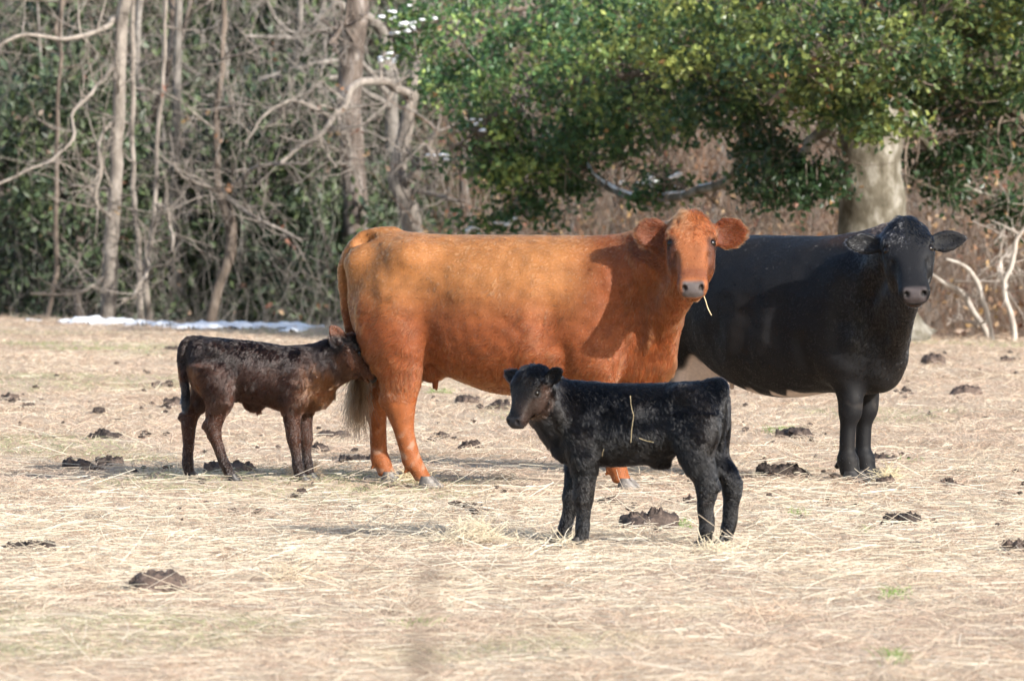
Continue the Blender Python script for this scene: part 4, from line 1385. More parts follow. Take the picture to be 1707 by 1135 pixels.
# ---------------------------------------------- red cow
def red_cow():
    rz = math.radians(-12)
    loc = np.array([(850 - 853.5) * 30.3 / FP, 30.3, 0.0])
    root = empty('cow', loc, rz)
    root.scale = (.955, 1, 1)
    tag(root, 'big rusty red cow standing side-on, head turned to face us, straw hanging from mouth', 'cow', 'cows')
    WL = world_to_local(rz)
    F_ = Field((-1.06, -.78, 0.0), (1.36, .50, 1.52), .0095)
    # trunk
    st = [(-.90, 0, 1.09, .07, .10, .14), (-.86, 0, 1.06, .15, .19, .26), (-.76, 0, 1.02, .215, .282, .34), (-.62, 0, 1.00, .262, .325, .35),
          (-.48, 0, .985, .285, .330, .34), (-.28, 0, .935, .325, .372, .385), (-.05, 0, .905, .355, .402, .425), (.15, 0, .895, .355, .412, .425),
          (.36, 0, .90, .325, .405, .405), (.55, 0, .91, .275, .392, .385), (.70, 0, .90, .215, .36, .36), (.80, 0, .85, .155, .25, .28), (.88, 0, .80, .07, .10, .14)]
    F_.add(loft((0, 0, 0), np.eye(3), st, n=2.35, tap=-.10), .04)
    # hooks, pins, shoulders, muscles
    for g in (-1, 1):
        F_.add(ell((-.52, g*.195, 1.19), (.10, .075, .06)), .12)
        F_.add(ell((-.83, g*.10, 1.16), (.07, .06, .06)), .08)
        F_.add(ell((-.61, g*.195, .84), (.20, .105, .26)), .08)        # thigh
        F_.add(ell((.52, g*.205, .90), (.17, .095, .30), frame((.30, 0, 1), (1, 0, 0))[:, [2, 1, 0]]), .07)   # shoulder
        F_.add(ell((.50, g*.20, .67), (.14, .085, .14)), .07)          # forearm muscle
        F_.sub(ell((-.40, g*.395, .98), (.10, .07, .17)), .12)          # hollow before the hip
        F_.sub(ell((.30, g*.405, .80), (.06, .07, .20)), .11)          # hollow behind the shoulder
        F_.sub(ell((-.40, g*.33, .62), (.07, .08, .10)), .07)
        F_.sub(cone((-.42, g*.365, .90), (-.385, g*.30, .64), .035, .06), .07)      # flank fold
        F_.sub(cone((.36, g*.335, .72), (.38, g*.285, .56), .03, .03), .05)        # behind the elbow
        F_.sub(cone((-.74, g*.30, 1.02), (-.70, g*.325, .78), .03, .03), .08)       # along the thigh
        F_.sub(cone((.64, g*.305, .98), (.62, g*.30, .72), .022, .03), .07)        # before the shoulder
    F_.add(ell((.77, -.02, .71), (.13, .115, .17)), .08)                 # brisket
    F_.add(ell((.66, 0, .60), (.22, .12, .10)), .08)
    # legs (near = right)
    F_.add(leg([(.035, -.430, 0, .050, .050), (.07, -.452, 0, .050, .048), (.12, -.490, 0, .060, .052), (.17, -.508, 0, .053, .046), (.277, -.540, 0, .056, .048),
                (.37, -.560, 0, .075, .058), (.43, -.568, 0, .092, .064), (.53, -.562, .005, .112, .078), (.65, -.575, .01, .142, .10), (.80, -.605, .02, .172, .12), (.95, -.66, .04, .15, .10)], -.205), .05)
    F_.add(leg([(.035, -.735, 0, .050, .050), (.07, -.750, 0, .050, .048), (.12, -.775, 0, .056, .050), (.17, -.785, 0, .047, .042), (.277, -.79, 0, .047, .044),
                (.37, -.80, 0, .066, .055), (.43, -.795, 0, .085, .062), (.53, -.74, -.005, .108, .075), (.65, -.66, -.01, .14, .10), (.80, -.655, -.02, .17, .12), (.95, -.66, -.04, .15, .10)], .205), .05)
    F_.add(cone((-.62, -.205, .455), (-.648, -.205, .445), .04, .028), .04)
    F_.add(cone((-.845, .205, .455), (-.87, .205, .445), .04, .028), .04)
    F_.add(leg([(.035, .665, 0, .052, .054), (.07, .648, 0, .052, .052), (.12, .628, 0, .058, .054), (.17, .612, 0, .047, .044), (.28, .588, 0, .046, .044),
                (.37, .570, 0, .062, .058), (.43, .556, 0, .064, .058), (.52, .535, 0, .085, .068), (.65, .52, -.005, .125, .085), (.80, .53, .0, .15, .09)], -.19), .05)
    F_.add(leg([(.035, 1.12, 0, .052, .054), (.07, 1.105, 0, .052, .052), (.12, 1.08, 0, .058, .054), (.17, 1.05, 0, .047, .044), (.28, .97, 0, .046, .044),
                (.37, .87, 0, .062, .058), (.43, .79, 0, .064, .058), (.52, .73, 0, .085, .068), (.65, .64, .005, .125, .085), (.80, .56, .0, .15, .09)], .17), .05)
    for fx, fy, fz in ((-.52, -.205, .105), (-.805, .205, .105), (.59, -.19, .105)):
        for g in (-1, 1):
            F_.add(cone((fx, fy + g*.028, fz), (fx - .012, fy + g*.028, fz - .03), .012, .009), .012)
    # udder
    F_.add(ell((-.46, 0, .65), (.13, .12, .11)), .06)
    F_.add(ell((-.42, -.07, .60), (.055, .05, .065)), .04)
    for tx, ty in ((-.395, -.085), (-.44, .06)):
        F_.add(cone((tx, ty, .58), (tx + .004, ty, .505), .019, .012), .012)
    # neck and head, turned towards us
    hw = np.array([0, -.75, -.66]); up = np.array([0, -.66, .75])
    hw = hw + np.array([.01, 0, 0])
    HO = WL @ (np.array([(1151 - 853.5) * 29.80 / FP, 29.80, EYE - (378 - 298) * 29.80 / FP]) - loc)
    HO[0] /= .955
    HR = frame(WL @ hw, WL @ up)
    hs = .97
    nd = unit(np.array([.42, -.10, .30]))
    NF = frame(nd, (-.5, 0, 1))
    nst = [(-.12, 0, 0, .20, .28, .36), (.05, 0, .0, .19, .27, .36), (.20, -.01, .01, .165, .235, .33), (.34, -.02, .02, .145, .19, .27), (.47, -.03, .02, .125, .14, .20), (.56, -.04, .02, .08, .08, .12)]
    F_.add(loft((.58, -.02, .98), NF, nst, n=2.2), .08)
    back = HO + HR @ np.array([.06, 0, -.05])
    F_.add(cone((.74, -.08, 1.10), back, .18, .125), .08)
    F_.add(cone((.80, -.10, .80), HO + HR @ np.array([.25, 0, -.10]), .10, .085), .08)   # throat
    F_.add(cone((.86, -.06, .66), (.94, -.14, .98), .055, .05), .07)                   # dewlap
    eyes = build_head(F_, HO, HR, hs, 'cow')
    Lh = lambda t, a, u: HO + HR @ (np.array([t, a, u]) * hs)
    fc = HR[:, 2] * .75 + HR[:, 0] * .35 + WL @ np.array([0, -.6, 0])
    lat = HR[:, 1]
    fc2 = WL @ np.array([0, -1, 0.05])
    build_ear(F_, Lh(.045, .115, -.025), lat * 1.0 + HR[:, 0] * .02 + np.array([0, 0, .14]), fc2, .190, .084, .018, .9, .48)
    build_ear(F_, Lh(.045, -.115, -.025), -lat * 1.0 + HR[:, 0] * .02 + np.array([0, 0, .14]), fc2, .190, .084, .018, .9, .48)
    # tail
    tp = [(-.66, 0, 1.30, .05), (-.80, .0, 1.285, .042), (-.88, -.01, 1.22, .036), (-.925, -.015, 1.10, .030), (-.915, -.01, .95, .026), (-.89, .0, .80, .022), (-.865, .02, .66, .018)]
    chain(F_, [tuple(r) for r in spline(tp, 16)], .035)
    F_.sub(ell((-.80, -.055, 1.275), (.06, .030, .05)), .03)
    F_.sub(ell((-.80, .055, 1.275), (.06, .030, .05)), .03)
    F_.sub(cone((-.90, -.055, 1.12), (-.85, -.045, .70), .020, .018), .03)   # groove between tail and thigh
    P, Q = F_.mesh(4)
    N, fn = vertex_normals(P, Q)
    calm = sstep(.20, .45, P[:, 2]) * sstep(.95, .70, P[:, 0])
    P = P + N * (calm * ((.0018 if HO[0] > .9 and loc[0] < 1 else .0040) * Waves(881, 2.6)(P) + .0014 * Waves(882, 9.0)(P)))[:, None]
    N, fn = vertex_normals(P, Q)
    fold = sstep(.52, .66, P[:, 0]) * sstep(.95, .86, P[:, 0]) * sstep(.62, .80, P[:, 2]) * sstep(1.24, 1.12, P[:, 2]) * sstep(-.02, -.08, P[:, 1])
    P = P + N * (fold * .007 * np.sin(P[:, 0] * 62 + 5 * np.sin(P[:, 2] * 5) + P[:, 2] * 6))[:, None]
    N, fn = vertex_normals(P, Q)
    hc = head_coords(HO, HR, hs)
    wv, wv2, wv3 = Waves(3, 1.6), Waves(5, 6.0), Waves(9, 14.0)

    def colf(p, n):
        z = p[:, 2]
        c = np.tile(np.array([.205, .056, .0165]), (len(p), 1))
        gold = sstep(.80, 1.10, z + .02 * wv(p)) * sstep(.62, .30, p[:, 0])
        c = mixc(c, (.335, .140, .045), gold * .9)
        c = mixc(c, (.29, .090, .026), sstep(.62, .35, z) * .8)
        c = mixc(c, (.14, .034, .010), sstep(.2, .75, wv2(p)) * .30 * sstep(.45, .6, z) * sstep(1.0, .85, z))
        h = hc(p)
        inh = sstep(-.14, -.06, h[:, 0]) * sstep(.17, .13, np.abs(h[:, 1])) * sstep(-.12, -.03, h[:, 2]) * (h[:, 0] < .6)
        c = mixc(c, (.28, .098, .036), inh * .8)
        cheek = inh * sstep(.07, .10, np.abs(h[:, 1])) * sstep(.12, .2, h[:, 0])
        c = mixc(c, (.05, .016, .010), cheek * .8)
        ey = inh * sstep(.052, .030, np.sqrt((h[:, 0] - .180)**2 + (h[:, 2] - .028)**2)) * (np.abs(h[:, 1]) > .07)
        c = mixc(c, (.018, .008, .006), ey * .85)
        br = inh * sstep(.36, .40, h[:, 0]) * sstep(.47, .43, h[:, 0])
        c = mixc(c, (.12, .038, .02), br * .6)
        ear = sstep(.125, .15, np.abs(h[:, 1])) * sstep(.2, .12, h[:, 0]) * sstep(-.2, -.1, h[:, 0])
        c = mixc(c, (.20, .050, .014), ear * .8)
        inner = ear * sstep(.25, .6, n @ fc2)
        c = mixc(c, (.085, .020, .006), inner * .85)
        tl = sstep(.86, .70, z) * sstep(-.83, -.85, p[:, 0])
        c = mixc(c, (.05, .026, .013), tl)
        mud = sstep(.35, .9, wv3(p)) * sstep(.34, .22, z) * sstep(-.3, -.4, p[:, 0])
        c = mixc(c, (.30, .22, .16), mud * .5)
        return c * (1 + .12 * wv3(p))[:, None]

    def nose(p):
        h = hc(p)
        return sstep(.445, .475, h[:, 0] - .35 * np.abs(h[:, 2] - .005)) * sstep(.066, .052, np.abs(h[:, 1])) * sstep(-.036, -.024, h[:, 2])

    vc = colf(P, N) * .8
    vc = mixc(vc, (.085, .072, .070), nose(P))
    h = hc(P)
    nostr = sstep(.020, .012, np.sqrt((np.abs(h[:, 1]) - .046)**2 + (h[:, 2] - .020)**2)) * sstep(.45, .47, h[:, 0])
    vc = mixc(vc, (.02, .014, .012), nostr)
    body = mesh_np('body', P, Q, skin_m, root, cols=vc)
    add_eyes(root, eyes)

    def lenf(p, n):
        z = p[:, 2]
        L = .015 + .018 * sstep(.85, .6, z) * sstep(.4, .55, z)
        L = L + .016 * sstep(.25, .8, wv2(p)) * sstep(.5, .6, z) * sstep(1.15, 1.0, z)
        L = np.where(z < .45, .011, L)
        h = hc(p)
        inh = (h[:, 0] > -.15) & (h[:, 0] < .56) & (np.abs(h[:, 1]) < .16) & (h[:, 2] > -.06)
        L = np.where(inh, .010 + .022 * sstep(.24, .08, h[:, 0]) + .03 * sstep(.06, -.03, h[:, 0]), L)
        ear = (np.abs(h[:, 1]) > .14) & (h[:, 0] > -.2) & (h[:, 0] < .2) & (np.abs(h[:, 2]) < .2)
        L = np.where(ear, .022, L)
        neck = sstep(.62, .75, p[:, 0]) * (~inh) * (z > .55)
        L = L + .012 * neck
        e = np.minimum(np.linalg.norm(p - eyes[0][0], axis=1), np.linalg.norm(p - eyes[1][0], axis=1))
        L = np.where(e < .034, 0, L)
        L = L * (1 - nose(p)) * np.where(z < .055, 0, 1)
        ud = (z < .6) & (p[:, 0] < -.3) & (p[:, 0] > -.56) & (np.abs(p[:, 1]) < .15)
        return np.where(ud & (z < .56) & (z > .44) & (p[:, 0] > -.50), .003, L)

    def flowf(p, n):
        f = np.tile(np.array([-.75, 0, -.65]), (len(p), 1))
        lg = sstep(.7, .55, p[:, 2])[:, None]
        f = f * (1 - lg) + np.array([-.15, 0, -1]) * lg
        nk = sstep(.6, .8, p[:, 0])[:, None]
        f = f * (1 - nk) + np.array([-.15, 0, -1.0]) * nk
        h = hc(p)
        inh = ((h[:, 0] > -.1) & (h[:, 0] < .56) & (np.abs(h[:, 1]) < .15) & (h[:, 2] > -.06))
        lat_ = HR[:, 1][None, :] * np.sign(h[:, 1])[:, None] * .5
        fd = HR[:, 0][None, :] * .7 + lat_
        f = np.where(inh[:, None], fd, f)
        ear = (np.abs(h[:, 1]) > .14) & (h[:, 0] > -.2) & (h[:, 0] < .2)
        f = np.where(ear[:, None], HR[:, 1][None, :] * np.sign(h[:, 1])[:, None], f)
        return f
    fur('coat', P, Q, N, fn, int(200000 * FURQ), lenf, flowf, colf, hair_m, root, 11, lift=.22, rad=.0010, clump=.40, cfreq=7, tuft=16, tie=.6, tone=.09)
    # tail switch: long wavy brown hair
    r = np.random.default_rng(4)
    n = 900
    rt = np.stack([-.855 + r.normal(0, .012, n), .02 + r.normal(0, .012, n), .66 + r.uniform(-.07, .06, n)], 1)
    s = np.linspace(0, 1, 10)
    ln = r.uniform(.20, .40, n) * np.clip(1 - (rt[:, 2] - .70), .6, 1)
    sp = r.normal(0, .042, (n, 3)); sp[:, 0] += -.01; sp[:, 2] = 0
    ph = r.uniform(0, 6.28, n); am = r.uniform(.004, .012, n)
    pts = np.zeros((n, 10, 3))
    pts[:, :, 0] = rt[:, :1] + sp[:, :1] * s**1.2 + am[:, None] * np.sin(s * 17 + ph[:, None] * .4) * s
    pts[:, :, 1] = rt[:, 1:2] + sp[:, 1:2] * s + am[:, None] * np.cos(s * 15 + ph[:, None]) * s
    pts[:, :, 2] = rt[:, 2:3] - ln[:, None] * s
    cl = np.array([.075, .042, .022]) * r.uniform(.45, 1.5, n)[:, None]
    hair_np('tail_switch', pts, np.full((n, 10), .0012) * (1 - .6 * s)[None, :], cl, hair_m, root)
    for x, y in ((-.405, -.205), (-.715, .205), (.69, -.19), (1.15, .17)):
        make_hoof('hoof', x, y, .0, .125, .125, .06, 0, hoof_grey, root)
    # the straw in her mouth
    a = Lh(.475, -.0, -.05) + WL @ np.array([.055, -.01, 0])
    tag_p = [a, a + WL @ np.array([.012, -.005, -.03]), a + WL @ np.array([.022, -.008, -.065]), a + WL @ np.array([.042, -.01, -.105])]
    pt = spline([(*q, .0028) for q in tag_p], 8)
    pt[:, 0] += a[0] * (.955 - 1)
    V, T = tubes([(pt[:, :3] @ np.linalg.inv(WL).T + loc, pt[:, 3])], 5)
    so = mesh_np('straw', V, T, straw_m)
    tag(so, 'single pale straw hanging from the red cow\'s mouth', 'straw')
    return root


# ---------------------------------------------- black cow
def black_cow():
    rz = math.radians(-38)
    loc = np.array([1.43, 31.17, 0.0])
    root = empty('cow', loc, rz)
    tag(root, 'black cow with white belly patches standing beside the grey tree trunk, facing us', 'cow', 'cows')
    WL = world_to_local(rz)
    F_ = Field((-1.02, -.70, 0.0), (1.44, .56, 1.50), .0095)
    st = [(-.90, 0, 1.09, .07, .10, .14), (-.86, 0, 1.06, .15, .19, .26), (-.76, 0, 1.02, .215, .282, .34), (-.62, 0, 1.00, .265, .31, .35),
          (-.48, 0, .975, .30, .325, .34), (-.28, 0, .92, .355, .375, .40), (-.05, 0, .885, .395, .412, .445), (.15, 0, .875, .39, .420, .44),
          (.36, 0, .885, .345, .412, .41), (.50, 0, .90, .285, .40, .39), (.60, 0, .90, .235, .38, .37), (.71, 0, .86, .165, .28, .31), (.78, 0, .80, .08, .12, .16)]
    F_.add(loft((0, 0, 0), np.eye(3), st, n=2.3, tap=-.12), .04)
    for g in (-1, 1):
        F_.add(ell((-.52, g*.21, 1.205), (.10, .075, .06)), .10)
        F_.add(ell((-.64, g*.195, .84), (.20, .105, .27)), .08)
        F_.add(ell((.50, g*.215, .90), (.17, .10, .30), frame((.30, 0, 1), (1, 0, 0))[:, [2, 1, 0]]), .07)
        F_.add(ell((.50, g*.19, .67), (.13, .085, .15)), .07)
        F_.sub(ell((.28, g*.455, .80), (.06, .07, .22)), .12)
        F_.sub(cone((.38, g*.355, .74), (.40, g*.30, .58), .03, .03), .05)
        F_.sub(cone((.62, g*.315, 1.02), (.60, g*.305, .72), .026, .034), .07)
        F_.sub(cone((-.43, g*.40, .92), (-.40, g*.35, .68), .035, .045), .08)
        F_.add(ell((.62, g*.205, .76), (.06, .06, .09)), .04)
        F_.sub(cone((.10, g*.44, .95), (.02, g*.45, .62), .03, .04), .10)
        F_.sub(cone((-.10, g*.455, .95), (-.18, g*.44, .64), .03, .04), .10)
        F_.sub(ell((-.44, g*.40, 1.08), (.12, .07, .10)), .10)
    F_.add(ell((.64, 0, .66), (.13, .13, .17)), .08)
    F_.add(ell((.52, 0, .56), (.22, .13, .10)), .08)
    F_.add(leg([(.035, -.48, 0, .050, .050), (.07, -.50, 0, .050, .048), (.12, -.525, 0, .056, .050), (.17, -.55, 0, .047, .042), (.277, -.58, 0, .047, .044),
                (.37, -.61, 0, .066, .055), (.43, -.62, 0, .085, .062), (.53, -.61, .0, .108, .075), (.65, -.625, -.04, .14, .10), (.80, -.645, -.05, .17, .12), (.95, -.66, -.04, .15, .10)], -.11), .05)
    F_.add(leg([(.035, -.60, 0, .050, .050), (.07, -.62, 0, .050, .048), (.12, -.64, 0, .056, .050), (.17, -.66, 0, .047, .042), (.277, -.69, 0, .047, .044),
                (.37, -.71, 0, .066, .055), (.43, -.71, 0, .085, .062), (.53, -.68, .0, .108, .075), (.65, -.66, .04, .14, .10), (.80, -.655, .05, .17, .12), (.95, -.66, .04, .15, .10)], .11), .05)
    for g, dx in ((-1, .02), (1, -.05)):
        F_.add(leg([(.035, .535+dx, 0, .056, .056), (.07, .525+dx, 0, .055, .055), (.12, .515+dx, 0, .060, .058), (.17, .51+dx, 0, .042, .042), (.28, .515+dx, 0, .042, .042),
                    (.36, .530+dx, 0, .060, .058), (.42, .532+dx, 0, .068, .064), (.52, .515+dx, g*.005, .082, .074), (.65, .51+dx, g*.025, .12, .10), (.80, .52, g*.04, .15, .10)], g*.125), .05)
        F_.add(cone((.50, g*.125, .105), (.465, g*.125, .08), .022, .016), .015)
    F_.add(ell((-.43, 0, .62), (.17, .15, .13)), .06)
    for tx, ty in ((-.36, -.09), (-.48, -.09), (-.36, .08), (-.48, .08)):
        F_.add(cone((tx, ty, .55), (tx, ty - .01, .47), .018, .013), .02)
    hw = np.array([.06, -.75, -.66]); up = np.array([-.02, -.66, .75])
    HO = WL @ (np.array([(1508 - 853.5) * 30.38 / FP, 30.38, EYE - (389 - 298) * 30.38 / FP]) - loc)
    HR = frame(WL @ hw, WL @ up)
    rl = math.radians(3.5)
    HR = np.stack([HR[:, 0], HR[:, 1], HR[:, 2]], 1)
    hs = .98
    nd = unit(np.array([.50, -.02, .33]))
    NF = frame(nd, (-.5, 0, 1))
    nst = [(-.12, 0, 0, .215, .29, .36), (.05, 0, .0, .20, .275, .36), (.20, 0, .01, .175, .235, .33), (.34, 0, .02, .15, .19, .27), (.47, 0, .02, .13, .14, .20), (.56, 0, .02, .08, .08, .12)]
    F_.add(loft((.47, 0, .98), NF, nst, n=2.2), .08)
    back = HO + HR @ np.array([.06, 0, -.05])
    F_.add(cone((.70, -.02, 1.10), back, .19, .125), .08)
    F_.add(cone((.68, 0, .80), HO + HR @ np.array([.25, 0, -.10]), .11, .085), .08)
    F_.add(cone((.73, 0, .64), HO + HR @ np.array([.32, 0, -.16]), .060, .045), .07)
    eyes = build_head(F_, HO, HR, hs, 'cow')
    Lh = lambda t, a, u: HO + HR @ (np.array([t, a, u]) * hs)
    fc = HR[:, 2] * .75 + HR[:, 0] * .35 + WL @ np.array([0, -.6, 0])
    lat = HR[:, 1]
    build_ear(F_, Lh(.062, .12, -.03), lat + np.array([0, 0, .10]), fc, .205, .060, .016, .9, .20)
    build_ear(F_, Lh(.055, -.12, -.03), -lat + np.array([0, 0, .14]), fc, .205, .060, .016, .9, .25)
    tp = [(-.66, 0, 1.30, .05), (-.80, .0, 1.285, .042), (-.88, 0, 1.22, .036), (-.925, 0, 1.10, .030), (-.93, 0, .95, .026), (-.92, .0, .80, .022), (-.91, .0, .60, .018)]
    chain(F_, [tuple(r) for r in spline(tp, 16)], .035)
    P, Q = F_.mesh(4)
    N, fn = vertex_normals(P, Q)
    calm = sstep(.20, .45, P[:, 2]) * sstep(.95, .70, P[:, 0])
    P = P + N * (calm * ((.0018 if HO[0] > .9 and loc[0] < 1 else .0040) * Waves(881, 2.6)(P) + .0014 * Waves(882, 9.0)(P)))[:, None]
    N, fn = vertex_normals(P, Q)
    hc = head_coords(HO, HR, hs)
    wv, wv2, wv3 = Waves(23, 2.2), Waves(25, 6.0), Waves(29, 14.0)

    def white(p):
        und = sstep(.60, .50, p[:, 2] + .05 * wv2(p)) * sstep(-.45, -.30, p[:, 0]) * sstep(.42, .34, p[:, 0])
        patch = sstep(.1, .3, wv2(p * np.array([1, .6, .3])) + .35 * sstep(.47, .445, p[:, 2]) - .22)
        ud = sstep(.70, .62, p[:, 2] + .06 * wv2(p) + .04 * (p[:, 0] + .45)) * sstep(-.24, -.30, p[:, 0]) * sstep(-.62, -.55, p[:, 0]) * sstep(.20, .16, np.abs(p[:, 1])) * (p[:, 2] > .40)
        return np.clip(np.maximum(und * patch * sstep(.50, .46, p[:, 2]), ud), 0, 1)

    def colf(p, n):
        c = np.tile(np.array([.0050, .0053, .0068]), (len(p), 1))
        c = mixc(c, (.0080, .0070, .0068), sstep(.0, .8, wv(p)) * .8)
        h = hc(p)
        rust = sstep(1.22, 1.29, p[:, 2]) * sstep(.30, .45, p[:, 0]) * (np.abs(h[:, 1]) > .0) * (h[:, 0] < -.15)
        c = mixc(c, (.045, .025, .016), rust * .6)
        c = mixc(c, (.72, .61, .54), white(p))
        kn = np.exp(-((p[:, 2] - .40) / .035) ** 2) * sstep(.1, .7, wv3(p)) * (p[:, 0] > .53) * .7
        c = mixc(c, (.03, .026, .024), kn)
        return c

    def nose(p):
        h = hc(p)
        return sstep(.445, .475, h[:, 0] - .35 * np.abs(h[:, 2] - .005)) * sstep(.066, .052, np.abs(h[:, 1])) * sstep(-.036, -.024, h[:, 2])

    vc = colf(P, N) * .9
    vc = mixc(vc, (.050, .041, .042), nose(P))
    h = hc(P)
    lip = sstep(.42, .46, h[:, 0]) * sstep(-.05, -.06, h[:, 2]) * sstep(-.09, -.07, h[:, 2]) * sstep(.07, .05, np.abs(h[:, 1]))
    vc = mixc(vc, (.13, .08, .06), lip * .6)
    nostr = sstep(.020, .012, np.sqrt((np.abs(h[:, 1]) - .046)**2 + (h[:, 2] - .020)**2)) * sstep(.45, .47, h[:, 0])
    vc = mixc(vc, (.006, .005, .005), nostr)
    mesh_np('body', P, Q, skin_m, root, cols=vc)
    add_eyes(root, eyes)

    def lenf(p, n):
        z = p[:, 2]
        L = np.full(len(p), .012)
        L = np.where(z < .5, .009, L)
        h = hc(p)
        inh = (h[:, 0] > -.15) & (h[:, 0] < .56) & (np.abs(h[:, 1]) < .16) & (h[:, 2] > -.06)
        L = np.where(inh, .009 + .020 * sstep(.24, .06, h[:, 0]) + .02 * sstep(.06, -.03, h[:, 0]), L)
        ear = (np.abs(h[:, 1]) > .14) & (h[:, 0] > -.2) & (h[:, 0] < .2)
        L = np.where(ear, .012, L)
        L = L + .010 * sstep(.55, .7, p[:, 0]) * (~inh) * (z > .55)
        e = np.minimum(np.linalg.norm(p - eyes[0][0], axis=1), np.linalg.norm(p - eyes[1][0], axis=1))
        L = np.where(e < .034, 0, L)
        return L * (1 - nose(p)) * np.where(z < .055, 0, 1) * (1 - .7 * white(p))

    def flowf(p, n):
        f = np.tile(np.array([-.85, 0, -.55]), (len(p), 1))
        lg = sstep(.7, .55, p[:, 2])[:, None]
        f = f * (1 - lg) + np.array([-.15, 0, -1]) * lg
        nk = sstep(.55, .75, p[:, 0])[:, None]
        f = f * (1 - nk) + np.array([-.15, 0, -1.0]) * nk
        h = hc(p)
        inh = ((h[:, 0] > -.1) & (h[:, 0] < .56) & (np.abs(h[:, 1]) < .15) & (h[:, 2] > -.06))
        fd = HR[:, 0][None, :] * .7 + HR[:, 1][None, :] * np.sign(h[:, 1])[:, None] * .5
        f = np.where(inh[:, None], fd, f)
        ear = (np.abs(h[:, 1]) > .14) & (h[:, 0] > -.2) & (h[:, 0] < .2)
        return np.where(ear[:, None], HR[:, 1][None, :] * np.sign(h[:, 1])[:, None], f)
    fur('coat', P, Q, N, fn, int(160000 * FURQ), lenf, flowf, colf, cow_black_m, root, 31, lift=.16, rad=.0009, clump=.30, cfreq=5, tuft=12, tie=.45, tone=.08)
    for x, y in ((-.455, -.11), (-.575, .11), (.58, -.125), (.51, .125)):
        make_hoof('hoof', x, y, 0, .125, .135, .06, 0, hoof_dark, root)
    return root


# ---------------------------------------------- calves
def calf_body(F_, st, legs, muscles, k=.03, thick=.16):
    F_.add(loft((0, 0, 0), np.eye(3), st, n=2.2, tap=-.04), .02)
    for c, r, kk in muscles:
        for g in (-1, 1):
            F_.add(ell((c[0], g*c[1], c[2]), r), kk)
    for y0, rows in legs:
        F_.add(leg([(r[0], r[1], r[2], r[3] * (1.0 + thick * (r[0] > .1) * (r[0] < .36)), r[4] * 1.1) for r in rows], y0), k)


